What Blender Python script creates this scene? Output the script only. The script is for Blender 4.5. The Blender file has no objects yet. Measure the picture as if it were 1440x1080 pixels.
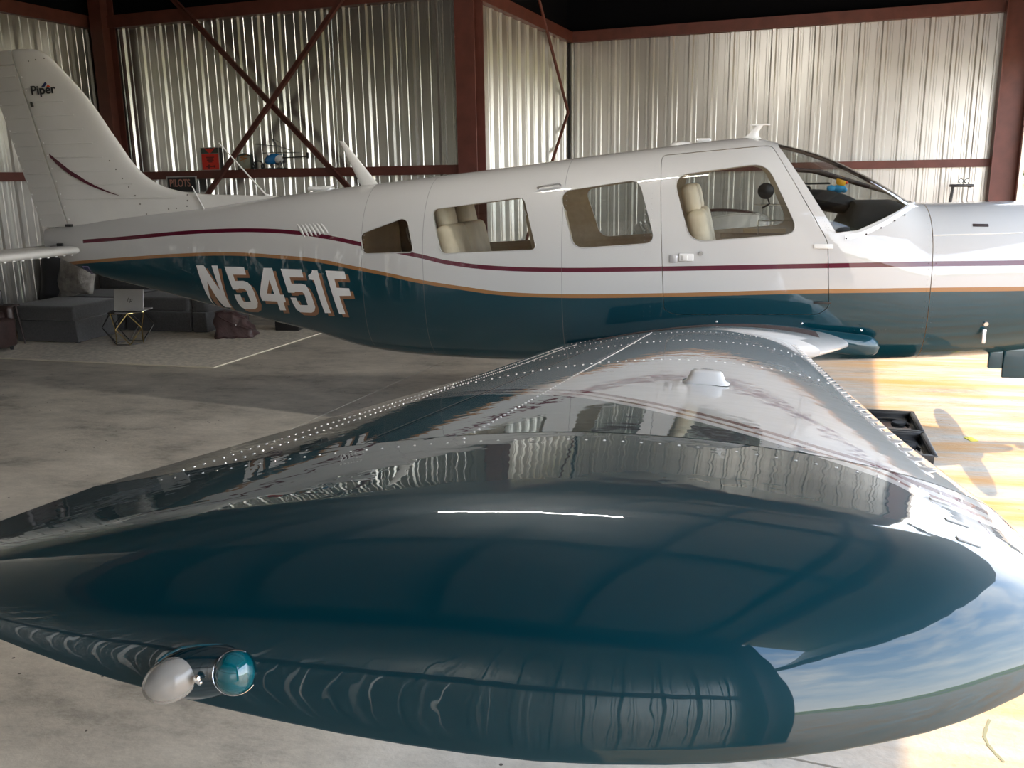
import bpy, bmesh, math, random
import numpy as np
from mathutils import Vector, Matrix
from mathutils.bvhtree import BVHTree
random.seed(7)
scene = bpy.context.scene
COL = scene.collection
R = math.radians

# ------------------------------------------------------------------ camera
F_PX, CAM_H = 1250.0, 1.75
YAW, PITCH, ROLL = R(14.0), math.atan(286 / 1250.0), math.atan(0.0157)
CAM = Vector((0, -6.25, CAM_H))
fh = Vector((-math.sin(YAW), math.cos(YAW), 0)); r0 = Vector((math.cos(YAW), math.sin(YAW), 0))
FWD = fh * math.cos(PITCH) + Vector((0, 0, -math.sin(PITCH)))
u0 = r0.cross(FWD)
RGT = r0 * math.cos(ROLL) - u0 * math.sin(ROLL)
UPV = r0 * math.sin(ROLL) + u0 * math.cos(ROLL)
cd = bpy.data.cameras.new('camera'); cam = bpy.data.objects.new('camera', cd); COL.objects.link(cam)
cd.sensor_fit = 'HORIZONTAL'; cd.sensor_width = 36.0; cd.lens = 36.0 * F_PX / 1440.0
cd.clip_start = 0.05; cd.clip_end = 2000
M = Matrix((RGT, UPV, -FWD)).transposed().to_4x4(); M.translation = CAM
cam.matrix_world = M
scene.camera = cam

# ------------------------------------------------------------------ light and exposure
SKY_STRENGTH, SUN_STRENGTH, EXPOSURE = 2.75, 2.0, 1.56
scene.view_settings.view_transform = 'Standard'
scene.view_settings.look = 'None'
scene.view_settings.gamma = 1.0
scene.view_settings.use_curve_mapping = False
scene.view_settings.exposure = EXPOSURE
scene.cycles.max_bounces = 10
scene.cycles.diffuse_bounces = 6
scene.cycles.glossy_bounces = 6
scene.cycles.transmission_bounces = 8
scene.cycles.transparent_max_bounces = 12
scene.cycles.caustics_reflective = False
scene.cycles.caustics_refractive = False
scene.cycles.sample_clamp_indirect = 6.0

world = bpy.data.worlds.new('sky'); scene.world = world; world.use_nodes = True
nt = world.node_tree; nt.nodes.clear()
def N(t, kind, **kw):
    n = t.nodes.new(kind)
    for k, v in kw.items():
        if k.startswith('i_'):
            key = k[2:].replace('_', ' ')
            n.inputs[key].default_value = v
        else: setattr(n, k, v)
    return n
tc = N(nt, 'ShaderNodeTexCoord'); sep = N(nt, 'ShaderNodeSeparateXYZ')
nt.links.new(tc.outputs['Generated'], sep.inputs[0])
ramp = N(nt, 'ShaderNodeValToRGB')
cr = ramp.color_ramp; cr.elements[0].position = 0.0; cr.elements[0].color = (.92, .92, .92, 1)
cr.elements[1].position = 0.75; cr.elements[1].color = (.24, .40, .70, 1)
e = cr.elements.new(.18); e.color = (.62, .72, .86, 1)
nt.links.new(sep.outputs[2], ramp.inputs[0])
mp = N(nt, 'ShaderNodeMapping'); mp.inputs['Scale'].default_value = (1.6, 1.6, 5.0)
nt.links.new(tc.outputs['Generated'], mp.inputs[0])
noi = N(nt, 'ShaderNodeTexNoise', i_Scale=2.2, i_Detail=7.0, i_Roughness=.55)
nt.links.new(mp.outputs[0], noi.inputs['Vector'])
cr2 = N(nt, 'ShaderNodeValToRGB'); cr2.color_ramp.elements[0].position = .42; cr2.color_ramp.elements[1].position = .80
nt.links.new(noi.outputs[0], cr2.inputs[0])
mx = N(nt, 'ShaderNodeMixRGB'); mx.inputs[2].default_value = (1.05, 1.03, 1.0, 1)
nt.links.new(cr2.outputs[0], mx.inputs[0]); nt.links.new(ramp.outputs[0], mx.inputs[1])
bg = N(nt, 'ShaderNodeBackground', i_Strength=SKY_STRENGTH); out = N(nt, 'ShaderNodeOutputWorld')
nt.links.new(mx.outputs[0], bg.inputs[0]); nt.links.new(bg.outputs[0], out.inputs[0])

sd = bpy.data.lights.new('sun', 'SUN'); sd.energy = SUN_STRENGTH; sd.angle = R(.6); sd.color = (1.0, .76, .44)
sun = bpy.data.objects.new('sun', sd); COL.objects.link(sun)
SUN_EL = R(55)
sdir = Vector((math.cos(SUN_EL), 0.06, math.sin(SUN_EL))).normalized()
sun.rotation_euler = sdir.to_track_quat('Z', 'Y').to_euler()
sun.location = (8, 0, 12)

# ------------------------------------------------------------------ helpers
def ray(px, py):
    return (FWD + RGT * ((px - 720) / F_PX) - UPV * ((py - 540) / F_PX))
def atY(px, py, y):
    d = ray(px, py); return CAM + d * ((y - CAM.y) / d.y)
def atZ(px, py, z):
    d = ray(px, py); return CAM + d * ((z - CAM.z) / d.z)
def link(o, parent=None):
    COL.objects.link(o)
    if parent is not None: o.parent = parent
    return o
def tag(o, label=None, cat=None, group=None, kind=None):
    if label: o['label'] = label
    if cat: o['category'] = cat
    if group: o['group'] = group
    if kind: o['kind'] = kind
    return o
def empty(name, loc=(0, 0, 0), rz=0, **kw):
    o = bpy.data.objects.new(name, None); o.location = loc; o.rotation_euler = (0, 0, rz)
    o.empty_display_size = .1
    link(o); return tag(o, **kw)
def meshobj(name, verts, faces, mats, parent=None, smooth=False, midx=None, sharp=None):
    me = bpy.data.meshes.new(name); me.from_pydata([tuple(v) for v in verts], [], [tuple(f) for f in faces])
    for m in (mats if isinstance(mats, (list, tuple)) else [mats]): me.materials.append(m)
    if midx is not None:
        me.polygons.foreach_set('material_index', midx)
    me.polygons.foreach_set('use_smooth', [smooth] * len(me.polygons))
    me.update()
    if sharp: me.set_sharp_from_angle(angle=R(sharp))
    return link(bpy.data.objects.new(name, me), parent)
class MB:
    def __init__(s): s.v = []; s.f = []; s.m = []
    def add(s, vs, fs, mi=0):
        b = len(s.v); s.v += [Vector(v) for v in vs]; s.f += [tuple(i + b for i in f) for f in fs]; s.m += [mi] * len(fs); return s
    def box(s, c, d, rz=0, mi=0, bev=0, rot=None):
        bm = bmesh.new(); bmesh.ops.create_cube(bm, size=1)
        for v in bm.verts: v.co = Vector((v.co.x * d[0], v.co.y * d[1], v.co.z * d[2]))
        if bev: bmesh.ops.bevel(bm, geom=list(bm.edges), offset=bev, segments=3, profile=.5, affect='EDGES')
        mt = (rot if rot is not None else Matrix.Rotation(rz, 3, 'Z'))
        vs = [mt @ v.co + Vector(c) for v in bm.verts]
        fs = [[v.index for v in f.verts] for f in bm.faces]; bm.free()
        return s.add(vs, fs, mi)
    def tube(s, p0, p1, r0, r1=None, n=10, mi=0, cap=True):
        p0 = Vector(p0); p1 = Vector(p1); r1 = r0 if r1 is None else r1
        d = (p1 - p0).normalized(); a = d.orthogonal().normalized(); b = d.cross(a)
        vs = []
        for p, r in ((p0, r0), (p1, r1)):
            vs += [p + (a * math.cos(2 * math.pi * i / n) + b * math.sin(2 * math.pi * i / n)) * r for i in range(n)]
        fs = [(i, (i + 1) % n, n + (i + 1) % n, n + i) for i in range(n)]
        if cap: fs += [tuple(range(n))[::-1], tuple(range(n, 2 * n))]
        return s.add(vs, fs, mi)
    def path(s, pts, r, n=8, mi=0):
        for a, b in zip(pts[:-1], pts[1:]): s.tube(a, b, r, r, n, mi)
        return s
    def ell(s, c, rad, nu=20, nv=12, mi=0, rot=None, half=False):
        vs = []; fs = []
        c = Vector(c)
        for j in range(nv + 1):
            ph = math.pi * j / nv * (.5 if half else 1)
            for i in range(nu):
                th = 2 * math.pi * i / nu
                p = Vector((rad[0] * math.sin(ph) * math.cos(th), rad[1] * math.sin(ph) * math.sin(th), rad[2] * math.cos(ph)))
                if rot is not None: p = rot @ p
                vs.append(p + c)
        for j in range(nv):
            for i in range(nu):
                fs.append((j * nu + i, (j + 1) * nu + i, (j + 1) * nu + (i + 1) % nu, j * nu + (i + 1) % nu))
        return s.add(vs, fs, mi)
    def quadbox(s, p, thick, nrm, mi=0):
        """extrude polygon p (list of points) by thick along nrm"""
        n = len(p); nrm = Vector(nrm).normalized()
        vs = [Vector(q) for q in p] + [Vector(q) + nrm * thick for q in p]
        fs = [tuple(range(n))[::-1], tuple(range(n, 2 * n))] + [(i, (i + 1) % n, n + (i + 1) % n, n + i) for i in range(n)]
        return s.add(vs, fs, mi)
    def build(s, name, mats, parent=None, smooth=False, sharp=35):
        return meshobj(name, s.v, s.f, mats, parent, smooth, s.m, sharp if smooth else None)
def loft(rings, closed=True, cap=(False, False)):
    n = len(rings[0]); vs = [p for r_ in rings for p in r_]; fs = []
    for j in range(len(rings) - 1):
        for i in range(n if closed else n - 1):
            fs.append((j * n + i, (j + 1) * n + i, (j + 1) * n + (i + 1) % n, j * n + (i + 1) % n))
    if cap[0]: fs.append(tuple(range(n))[::-1])
    if cap[1]: fs.append(tuple(range((len(rings) - 1) * n, len(rings) * n)))
    return vs, fs
def interp(tab, x):
    xs = [t[0] for t in tab]; ys = [t[1] for t in tab]
    return float(np.interp(x, xs, ys))
def pchip(tab):
    xs = np.array([t[0] for t in tab], float); ys = np.array([t[1] for t in tab], float)
    h = np.diff(xs); d = np.diff(ys) / h; m = np.zeros(len(xs)); m[0] = d[0]; m[-1] = d[-1]
    for i in range(1, len(xs) - 1):
        if d[i - 1] * d[i] > 0:
            w1 = 2 * h[i] + h[i - 1]; w2 = h[i] + 2 * h[i - 1]
            m[i] = (w1 + w2) / (w1 / d[i - 1] + w2 / d[i])
    def f(x):
        x = min(max(x, xs[0]), xs[-1]); i = min(int(np.searchsorted(xs, x, side='right')) - 1, len(xs) - 2)
        t = (x - xs[i]) / h[i]
        return float((2*t**3-3*t**2+1)*ys[i] + (t**3-2*t**2+t)*h[i]*m[i] + (-2*t**3+3*t**2)*ys[i+1] + (t**3-t**2)*h[i]*m[i+1])
    return f

# ------------------------------------------------------------------ materials
def mat(name, col, rough=.5, metal=0, coat=0, coat_r=.03, noise=None, bump=None, emit=None, trans=0, alpha=1, ior=1.5, spec=.5, sheen=0):
    m = bpy.data.materials.new(name); m.use_nodes = True; t = m.node_tree; b = t.nodes['Principled BSDF']
    b.inputs['Base Color'].default_value = (*col, 1); b.inputs['Roughness'].default_value = rough
    b.inputs['Metallic'].default_value = metal; b.inputs['Coat Weight'].default_value = coat
    b.inputs['Coat Roughness'].default_value = coat_r; b.inputs['Transmission Weight'].default_value = trans
    b.inputs['Alpha'].default_value = alpha; b.inputs['IOR'].default_value = ior
    b.inputs['Specular IOR Level'].default_value = spec; b.inputs['Sheen Weight'].default_value = sheen
    tcn = N(t, 'ShaderNodeTexCoord')
    if noise:   # (scale, strength, detail)
        nz = N(t, 'ShaderNodeTexNoise', i_Scale=noise[0], i_Detail=noise[2] if len(noise) > 2 else 4.0)
        t.links.new(tcn.outputs['Object'], nz.inputs['Vector'])
        rr = N(t, 'ShaderNodeValToRGB'); s = noise[1]
        rr.color_ramp.elements[0].position = .3; rr.color_ramp.elements[1].position = .7
        rr.color_ramp.elements[0].color = (*[c * (1 - s) for c in col], 1)
        rr.color_ramp.elements[1].color = (*[min(1, c * (1 + s)) for c in col], 1)
        t.links.new(nz.outputs[0], rr.inputs[0]); t.links.new(rr.outputs[0], b.inputs['Base Color'])
    if bump:    # (scale, strength)
        nz = N(t, 'ShaderNodeTexNoise', i_Scale=bump[0], i_Detail=3.0)
        t.links.new(tcn.outputs['Object'], nz.inputs['Vector'])
        bp = N(t, 'ShaderNodeBump', i_Strength=bump[1], i_Distance=.01)
        t.links.new(nz.outputs[0], bp.inputs['Height']); t.links.new(bp.outputs[0], b.inputs['Normal'])
    if emit:
        b.inputs['Emission Color'].default_value = (*emit[0], 1); b.inputs['Emission Strength'].default_value = emit[1]
    return m
RED_OX = mat('red_oxide_steel', (.115, .036, .026), .5, noise=(6, .2))
SHEET = mat('galvanised_sheet', (.60, .59, .55), .26, metal=.85, noise=(1.3, .10, 6))
SHEET_W = mat('white_liner_sheet', (.58, .57, .54), .30, metal=.7, noise=(1.3, .08, 6))
ROOF = mat('roof_sheet', (.36, .36, .37), .5, metal=.2, noise=(2, .1))
BLACKP = mat('unlit_void_black', (.002, .0025, .004), .8, spec=.1)
DARKST = mat('dark_steel', (.035, .022, .02), .6)
BLACK = mat('black_plastic', (.012, .012, .013), .35)
BLACKR = mat('black_rubber', (.015, .015, .015), .75)
CHROME = mat('chrome', (.8, .8, .8), .12, metal=1)
ALU = mat('brushed_aluminium', (.62, .62, .63), .3, metal=.9)
WHITEP = mat('white_gloss_paint', (.68, .675, .66), .3, coat=1, coat_r=.02)
WHITED = mat('white_satin_paint', (.66, .65, .62), .4, coat=.4, coat_r=.1, noise=(5, .03))
TAN = mat('tan_leather', (.82, .70, .52), .5, noise=(8, .12), bump=(120, .1))
LINING = mat('beige_cabin_lining', (.60, .49, .36), .75, noise=(30, .08))
DLINING = mat('brown_cabin_lining', (.36, .27, .19), .8)
GREYF = mat('charcoal_fabric', (.055, .055, .056), .9, noise=(60, .25), bump=(300, .3), sheen=.3)
LGREYF = mat('light_grey_plush', (.30, .285, .265), .95, noise=(12, .45, 8), bump=(90, .6), sheen=.5)
LEATHB = mat('brown_leather', (.055, .030, .030), .42, noise=(14, .3), bump=(60, .25))
DLEATH = mat('dark_brown_leather', (.035, .020, .018), .4, noise=(14, .3), bump=(80, .2))
GOLD = mat('brass_wire', (.62, .48, .20), .25, metal=1)
SILV = mat('silver_lid', (.60, .60, .60), .35, metal=.6)
DECK_RED = mat('red_tin_sign', (.70, .035, .02), .45)
DKGREEN = mat('dark_green_tin', (.045, .06, .045), .5)
CREAM = mat('aged_cream_print', (.33, .34, .26), .6, noise=(9, .35))
BLUE = mat('blue_plastic', (.02, .19, .48), .25, coat=.6)
YELLOW = mat('yellow_plastic', (.85, .45, .02), .35)
ORANGE = mat('orange_red_plastic', (.75, .08, .02), .35)
SKYBL = mat('light_blue_plastic', (.03, .28, .55), .35)
LETTER_W = mat('white_vinyl', (.76, .76, .75), .3, coat=.8)
LETTER_B = mat('bronze_vinyl', (.24, .115, .055), .35, coat=.8)
PINK = mat('faded_pink_ink', (.52, .25, .19), .6)
NAVY = mat('navy_ink', (.01, .02, .09), .5)
TREEG = mat('tree_green', (.05, .085, .04), .9, noise=(2, .4))
GRASS = mat('mown_grass', (.34, .36, .06), .95, noise=(.6, .25))
TUBE = mat('fluorescent_tube', (1, 1, 1), .5, emit=((1, .95, .86), 85))
FIXT = mat('lamp_housing', (.5, .5, .5), .5)

def corded_concrete(name, stain_and_sun):
    m = bpy.data.materials.new(name); m.use_nodes = True; t = m.node_tree; b = t.nodes['Principled BSDF']
    tcn = N(t, 'ShaderNodeTexCoord')
    def nz(sc, det, vec=(1, 1, 1), rough=.6):
        mp = N(t, 'ShaderNodeMapping'); mp.inputs['Scale'].default_value = vec
        t.links.new(tcn.outputs['Object'], mp.inputs[0])
        n = N(t, 'ShaderNodeTexNoise', i_Scale=sc, i_Detail=det, i_Roughness=rough); t.links.new(mp.outputs[0], n.inputs['Vector']); return n
    a = nz(1.3, 10.0, (1, 1.7, 1), .74); rr = N(t, 'ShaderNodeValToRGB'); el = rr.color_ramp.elements
    el[0].position = .34; el[0].color = (.24, .22, .185, 1); el[1].position = .67; el[1].color = (.66, .60, .51, 1)
    e_ = el.new(.46); e_.color = (.45, .41, .345, 1); e_ = el.new(.56); e_.color = (.55, .50, .42, 1)
    t.links.new(a.outputs[0], rr.inputs[0])
    f = nz(38, 5.0); mr = N(t, 'ShaderNodeMapRange'); mr.inputs[3].default_value = .86; mr.inputs[4].default_value = 1.12
    t.links.new(f.outputs[0], mr.inputs[0])
    mul = N(t, 'ShaderNodeMixRGB', blend_type='MULTIPLY'); mul.inputs[0].default_value = 1
    t.links.new(rr.outputs[0], mul.inputs[1]); t.links.new(mr.outputs[0], mul.inputs[2])
    last = mul.outputs[0]
    # dark worn patches
    p = nz(1.1, 10.0, (1, 1.6, 1), .75); pr = N(t, 'ShaderNodeValToRGB'); pr.color_ramp.elements[0].position = .60; pr.color_ramp.elements[1].position = .68
    t.links.new(p.outputs[0], pr.inputs[0])
    px_ = N(t, 'ShaderNodeMixRGB'); px_.inputs[2].default_value = (.13, .135, .12, 1)
    mm = N(t, 'ShaderNodeMath', operation='MULTIPLY'); mm.inputs[1].default_value = .5
    t.links.new(pr.outputs[0], mm.inputs[0]); t.links.new(mm.outputs[0], px_.inputs[0]); t.links.new(last, px_.inputs[1]); last = px_.outputs[0]
    # small dark specks
    v = N(t, 'ShaderNodeTexVoronoi', i_Scale=14.0, i_Randomness=1.0); t.links.new(tcn.outputs['Object'], v.inputs['Vector'])
    vr = N(t, 'ShaderNodeMath', operation='LESS_THAN'); vr.inputs[1].default_value = .085; t.links.new(v.outputs['Distance'], vr.inputs[0])
    g = nz(2.2, 3.0); gt = N(t, 'ShaderNodeMath', operation='GREATER_THAN'); gt.inputs[1].default_value = .54; t.links.new(g.outputs[0], gt.inputs[0])
    gm = N(t, 'ShaderNodeMath', operation='MULTIPLY'); t.links.new(vr.outputs[0], gm.inputs[0]); t.links.new(gt.outputs[0], gm.inputs[1])
    sx = N(t, 'ShaderNodeMixRGB'); sx.inputs[2].default_value = (.07, .06, .05, 1)
    t.links.new(gm.outputs[0], sx.inputs[0]); t.links.new(last, sx.inputs[1]); last = sx.outputs[0]
    if stain_and_sun:   # orange stains and golden sunlight painted in by the door, brushed along the building
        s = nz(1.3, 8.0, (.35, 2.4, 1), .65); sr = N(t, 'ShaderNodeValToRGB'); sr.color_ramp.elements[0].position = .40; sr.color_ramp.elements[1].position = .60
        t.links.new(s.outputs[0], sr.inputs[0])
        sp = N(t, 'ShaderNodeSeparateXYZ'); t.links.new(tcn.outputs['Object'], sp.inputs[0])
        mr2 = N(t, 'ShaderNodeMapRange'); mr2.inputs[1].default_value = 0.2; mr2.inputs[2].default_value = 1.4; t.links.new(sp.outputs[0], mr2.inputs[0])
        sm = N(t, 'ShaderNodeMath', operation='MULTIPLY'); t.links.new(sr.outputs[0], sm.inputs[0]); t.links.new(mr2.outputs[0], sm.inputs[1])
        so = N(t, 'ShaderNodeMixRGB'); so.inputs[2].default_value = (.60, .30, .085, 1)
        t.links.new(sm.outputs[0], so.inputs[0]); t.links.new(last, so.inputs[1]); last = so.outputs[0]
    t.links.new(last, b.inputs['Base Color'])
    rg = nz(2.0, 4.0); rm = N(t, 'ShaderNodeMapRange'); rm.inputs[3].default_value = .42; rm.inputs[4].default_value = .75
    t.links.new(rg.outputs[0], rm.inputs[0]); t.links.new(rm.outputs[0], b.inputs['Roughness'])
    bp = N(t, 'ShaderNodeBump', i_Strength=.25, i_Distance=.01); t.links.new(f.outputs[0], bp.inputs['Height']); t.links.new(bp.outputs[0], b.inputs['Normal'])
    return m
CONC = corded_concrete('stained_sun_tinted_concrete', True)

def rug_mat():
    m = mat('beige_rug_pile', (.66, .60, .50), .95, noise=(22, .22, 8), bump=(160, .6)); return m
RUG = rug_mat()

# paint schemes driven by real coordinates on the airframe
def paint(name, build):
    m = bpy.data.materials.new(name); m.use_nodes = True; t = m.node_tree; b = t.nodes['Principled BSDF']
    tcn = N(t, 'ShaderNodeTexCoord'); sp = N(t, 'ShaderNodeSeparateXYZ'); t.links.new(tcn.outputs['Object'], sp.inputs[0])
    col, teal = build(t, sp)
    t.links.new(col, b.inputs['Base Color'])
    b.inputs['Coat Weight'].default_value = 1; b.inputs['Coat Roughness'].default_value = .012; b.inputs['Coat IOR'].default_value = 1.52
    mr = N(t, 'ShaderNodeMapRange'); mr.inputs[3].default_value = .35; mr.inputs[4].default_value = .42; t.links.new(teal, mr.inputs[0]); t.links.new(mr.outputs[0], b.inputs['Roughness'])
    mr = N(t, 'ShaderNodeMapRange'); mr.inputs[3].default_value = 0.0; mr.inputs[4].default_value = .08; t.links.new(teal, mr.inputs[0]); t.links.new(mr.outputs[0], b.inputs['Metallic'])
    b.inputs['Specular IOR Level'].default_value = .12
    # faint orange peel and skin waviness
    nz = N(t, 'ShaderNodeTexNoise', i_Scale=14.0, i_Detail=2.0); t.links.new(tcn.outputs['Object'], nz.inputs['Vector'])
    nz2 = N(t, 'ShaderNodeTexNoise', i_Scale=70.0, i_Detail=1.0); t.links.new(tcn.outputs['Object'], nz2.inputs['Vector'])
    bp = N(t, 'ShaderNodeBump', i_Strength=.05, i_Distance=.01); t.links.new(nz.outputs[0], bp.inputs['Height'])
    bp2 = N(t, 'ShaderNodeBump', i_Strength=.003, i_Distance=.002); t.links.new(nz2.outputs[0], bp2.inputs['Height']); t.links.new(bp.outputs[0], bp2.inputs['Normal'])
    t.links.new(bp2.outputs[0], b.inputs['Normal']); t.links.new(bp2.outputs[0], b.inputs['Coat Normal'])
    return m
WHITE = (.50, .497, .485, 1); TEALC = (.0003, .036, .052, 1); GOLDC = (.29, .14, .052, 1); REDC = (.085, .006, .020, 1)
def fcurve(t, src, pts, x0, x1, y0, y1):
    """y(x) through pts; returns socket with y in metres"""
    mr = N(t, 'ShaderNodeMapRange'); mr.inputs[1].default_value = x0; mr.inputs[2].default_value = x1; t.links.new(src, mr.inputs[0])
    fc = N(t, 'ShaderNodeFloatCurve'); c = fc.mapping.curves[0]
    P = [((x - x0) / (x1 - x0), (y - y0) / (y1 - y0)) for x, y in pts]
    c.points[0].location = P[0]; c.points[1].location = P[-1]
    for q in P[1:-1]: c.points.new(*q)
    fc.mapping.update(); t.links.new(mr.outputs[0], fc.inputs['Value'])
    m2 = N(t, 'ShaderNodeMapRange', clamp=False); m2.inputs[3].default_value = y0; m2.inputs[4].default_value = y1; t.links.new(fc.outputs[0], m2.inputs[0])
    return m2.outputs[0]
def mth(t, op, a, b_=None):
    n = N(t, 'ShaderNodeMath', operation=op)
    for i, v in enumerate((a, b_)):
        if v is None: continue
        if isinstance(v, (int, float)): n.inputs[i].default_value = v
        else: t.links.new(v, n.inputs[i])
    return n.outputs[0]
def mixc(t, fac, a, b_):
    n = N(t, 'ShaderNodeMixRGB'); t.links.new(fac, n.inputs[0])
    for i, v in ((1, a), (2, b_)):
        if isinstance(v, tuple): n.inputs[i].default_value = v
        else: t.links.new(v, n.inputs[i])
    return n.outputs[0]

# ------------------------------------------------------------------ hangar (its own axes, turned 7 degrees from the aircraft)
CA, SA = math.cos(R(7)), math.sin(R(7))
def H(u, v, z=0.0): return Vector((u * CA + v * SA, -u * SA + v * CA, z))
HU = Vector((CA, -SA, 0)); HV = Vector((SA, CA, 0)); HROT = -R(7)
ZT, ZG, ZR = 3.9, 1.89, 4.9
UB, UM, UD = -9.03, -3.6, 2.6         # back wall, step, door plane
VT, VW = 3.78, 7.82
PW = .9
def sheet_mesh(w, h, name):
    prof = []; n = max(1, round(w / .3))
    for k in range(n):
        for x, d in ((0, 0), (.045, 0), (.052, .006), (.078, .006), (.085, 0), (.108, 0), (.128, .028), (.172, .028), (.192, 0), (.215, 0), (.222, .006), (.248, .006), (.255, 0)):
            prof.append((k * .3 + x, d))
    prof.append((n * .3, 0)); sc = w / (n * .3)
    vs = []; fs = []
    for x, d in prof: vs += [(x * sc, d, 0), (x * sc, d, h)]
    for i in range(len(prof) - 1): fs.append((2 * i, 2 * i + 2, 2 * i + 3, 2 * i + 1))
    me = bpy.data.meshes.new(name); me.from_pydata(vs, [], fs); me.update(); return me
SM = {}
def wall(name, u0, v0, u1, v1, inward, m, girts=True, top=True):
    """corrugated wall from (u0,v0) to (u1,v1); inward = +1 when the inside is to the left of the direction"""
    root = empty(name, kind='structure'); root['kind'] = 'structure'
    L = math.hypot(u1 - u0, v1 - v0); n = max(1, round(L / PW)); w = L / n
    key = (round(w, 3), m.name)
    if key not in SM:
        SM[key] = sheet_mesh(w + .004, ZT + .02, 'wall_sheet'); SM[key].materials.append(m)
    du, dv = (u1 - u0) / L, (v1 - v0) / L
    base = H(u0, v0); D = (H(u1, v1) - base).normalized(); NRM = Vector((-D.y, D.x, 0)) * inward
    ang = math.atan2(D.y, D.x)
    for k in range(n):
        o = bpy.data.objects.new('panel', SM[key]); link(o, root)
        p = base + D * (k * w)
        if inward > 0: o.location = p; o.rotation_euler = (0, 0, ang)
        else: o.location = p + D * w; o.rotation_euler = (0, 0, ang + math.pi)
    if girts:
        c = base + D * (L / 2) + NRM * .13
        mb = MB(); mb.box(c + Vector((0, 0, ZG)), (L - .1, .005, .10), ang)
        mb.box(c + Vector((0, 0, ZG + .05)) - NRM * .06, (L - .1, .12, .006), ang)
        mb.box(c + Vector((0, 0, ZG - .05)) - NRM * .06, (L - .1, .12, .006), ang)
        mb.build('girt', RED_OX, root)
    if top:
        c = base + D * (L / 2) + NRM * .10
        mb = MB(); mb.box(c + Vector((0, 0, ZT - .01)), (L, .006, .15), ang)
        mb.box(c + Vector((0, 0, ZT - .085)) - NRM * .06, (L, .12, .006), ang)
        mb.box(c + Vector((0, 0, ZT + .065)) - NRM * .06, (L, .12, .006), ang)
        mb.build('top_beam', RED_OX, root)
    mb = MB(); c = base + D * (L / 2) + NRM * -.03
    mb.box(c + Vector((0, 0, (ZT + ZR) / 2 + .10)), (L + .14, .02, ZR - ZT + .2), ang); mb.build('dark_void_panel', BLACKP, root)  # near-black sheet standing in for the unlit opening above the wall
    return root
wall('wall_left', UB, VT, UM + .1, VT, -1, SHEET)
wall('wall_back', UB, -3.9, UB, VT, -1, SHEET_W)
wall('wall_step', UM, VT, UM, VW, -1, SHEET_W, girts=False)
wall('wall_far', UM, VW, UD, VW, -1, SHEET_W)
wall('wall_right', UB, -3.9, UM, -3.9, 1, SHEET)
wall('wall_near_step', UM, -7.9, UM, -3.9, -1, SHEET_W)
wall('wall_near', UM, -7.9, UD, -7.9, 1, SHEET_W)

# floor slabs with sawn joints, dark base below
fl = empty('floor', kind='structure')
Us = [UB - .1, -3.0, UD]; Vs = [-8.0, -3.65, 3.75, 7.95]
for a in range(2):
    for b_ in range(3):
        u0_, u1_ = Us[a] + .005, Us[a + 1] - .005; v0_, v1_ = Vs[b_] + .005, Vs[b_ + 1] - .005
        mb = MB(); P = [(u0_, v0_), (u1_, v0_), (u1_, v1_), (u0_, v1_)]
        mb.quadbox([H(*q, -.12) for q in P], .12, (0, 0, 1))
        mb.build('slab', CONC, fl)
mb = MB(); mb.quadbox([H(-9.2, -8.1, -.2), H(2.62, -8.1, -.2), H(2.62, 8.1, -.2), H(-9.2, 8.1, -.2)], .17, (0, 0, 1)); mb.build('sub_base', BLACKR, fl)
# a wandering crack near the door and chips along the joint in front of the wing tip
mb = MB(); random.seed(3)
pts = [atZ(x, y, .0) for x, y in ((1392, 1012), (1387, 1024), (1384, 1036), (1390, 1048), (1400, 1060), (1412, 1072))]
for i, (a, b_) in enumerate(zip(pts[:-1], pts[1:])):
    d = (b_ - a).normalized(); s = Vector((-d.y, d.x, 0)); w0 = .004 + .004 * random.random()
    mb.quadbox([a - s * w0, a + s * w0, b_ + s * w0 * .6, b_ - s * w0 * .6], .0012, (0, 0, 1))
mb.build('crack', mat('mossy_crack', (.26, .26, .17), .9), fl)

# roof
rf = empty('ceiling', kind='structure')
me = sheet_mesh(16.2, 11.8, 'roof_sheet'); me.materials.append(ROOF)
o = bpy.data.objects.new('roof_sheet', me); link(o, rf)
# sheet lies flat: x -> v axis, z -> u axis
o.matrix_world = Matrix(((SA, 0, CA, 0), (CA, 0, -SA, 0), (0, 1, 0, 0), (0, 0, 0, 1)))
o.location = H(-9.2, -8.1, ZR + .12)
for k in range(8):
    mb = MB(); u = -8.6 + k * 1.52
    mb.box(H(u, 0, ZR + .02), (.06, 15.8, .18), HROT); mb.build('purlin', DARKST, rf)
for v in (-7.7, -3.9, 0, 3.78, 7.6):
    mb = MB(); mb.box(H(-3.2, v, ZR - .2), (11.6, .16, .3), HROT); mb.build('rafter', DARKST, rf)
mb = MB(); mb.box(H(UD - .05, 0, 4.78), (.12, 15.8, .3), HROT); mb.build('door_header', RED_OX, rf)
LEAF = mat('cream_door_leaf', (.62, .58, .50), .5)
for k in range(8):      # folded door leaf, eight sheets wide
    va, vb = -7.9 + k * 1.975 + .004, -7.9 + (k + 1) * 1.975 - .004
    mb = MB(); mb.quadbox([H(3.04, va, 3.22), H(3.04, vb, 3.22), H(4.26, vb, 5.0), H(4.26, va, 5.0)], .04, H(-.5, 0, .3)); mb.build('door_leaf', LEAF, rf)
mb = MB(); mb.box(H(3.45, 0, 5.02), (2.0, 15.8, .03), HROT); mb.build('leaf_hood', LEAF, rf)
mb = MB(); mb.box(H(3.02, 0, 3.28), (.08, 15.8, .12), HROT); mb.build('leaf_rail', DARKST, rf)

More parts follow.
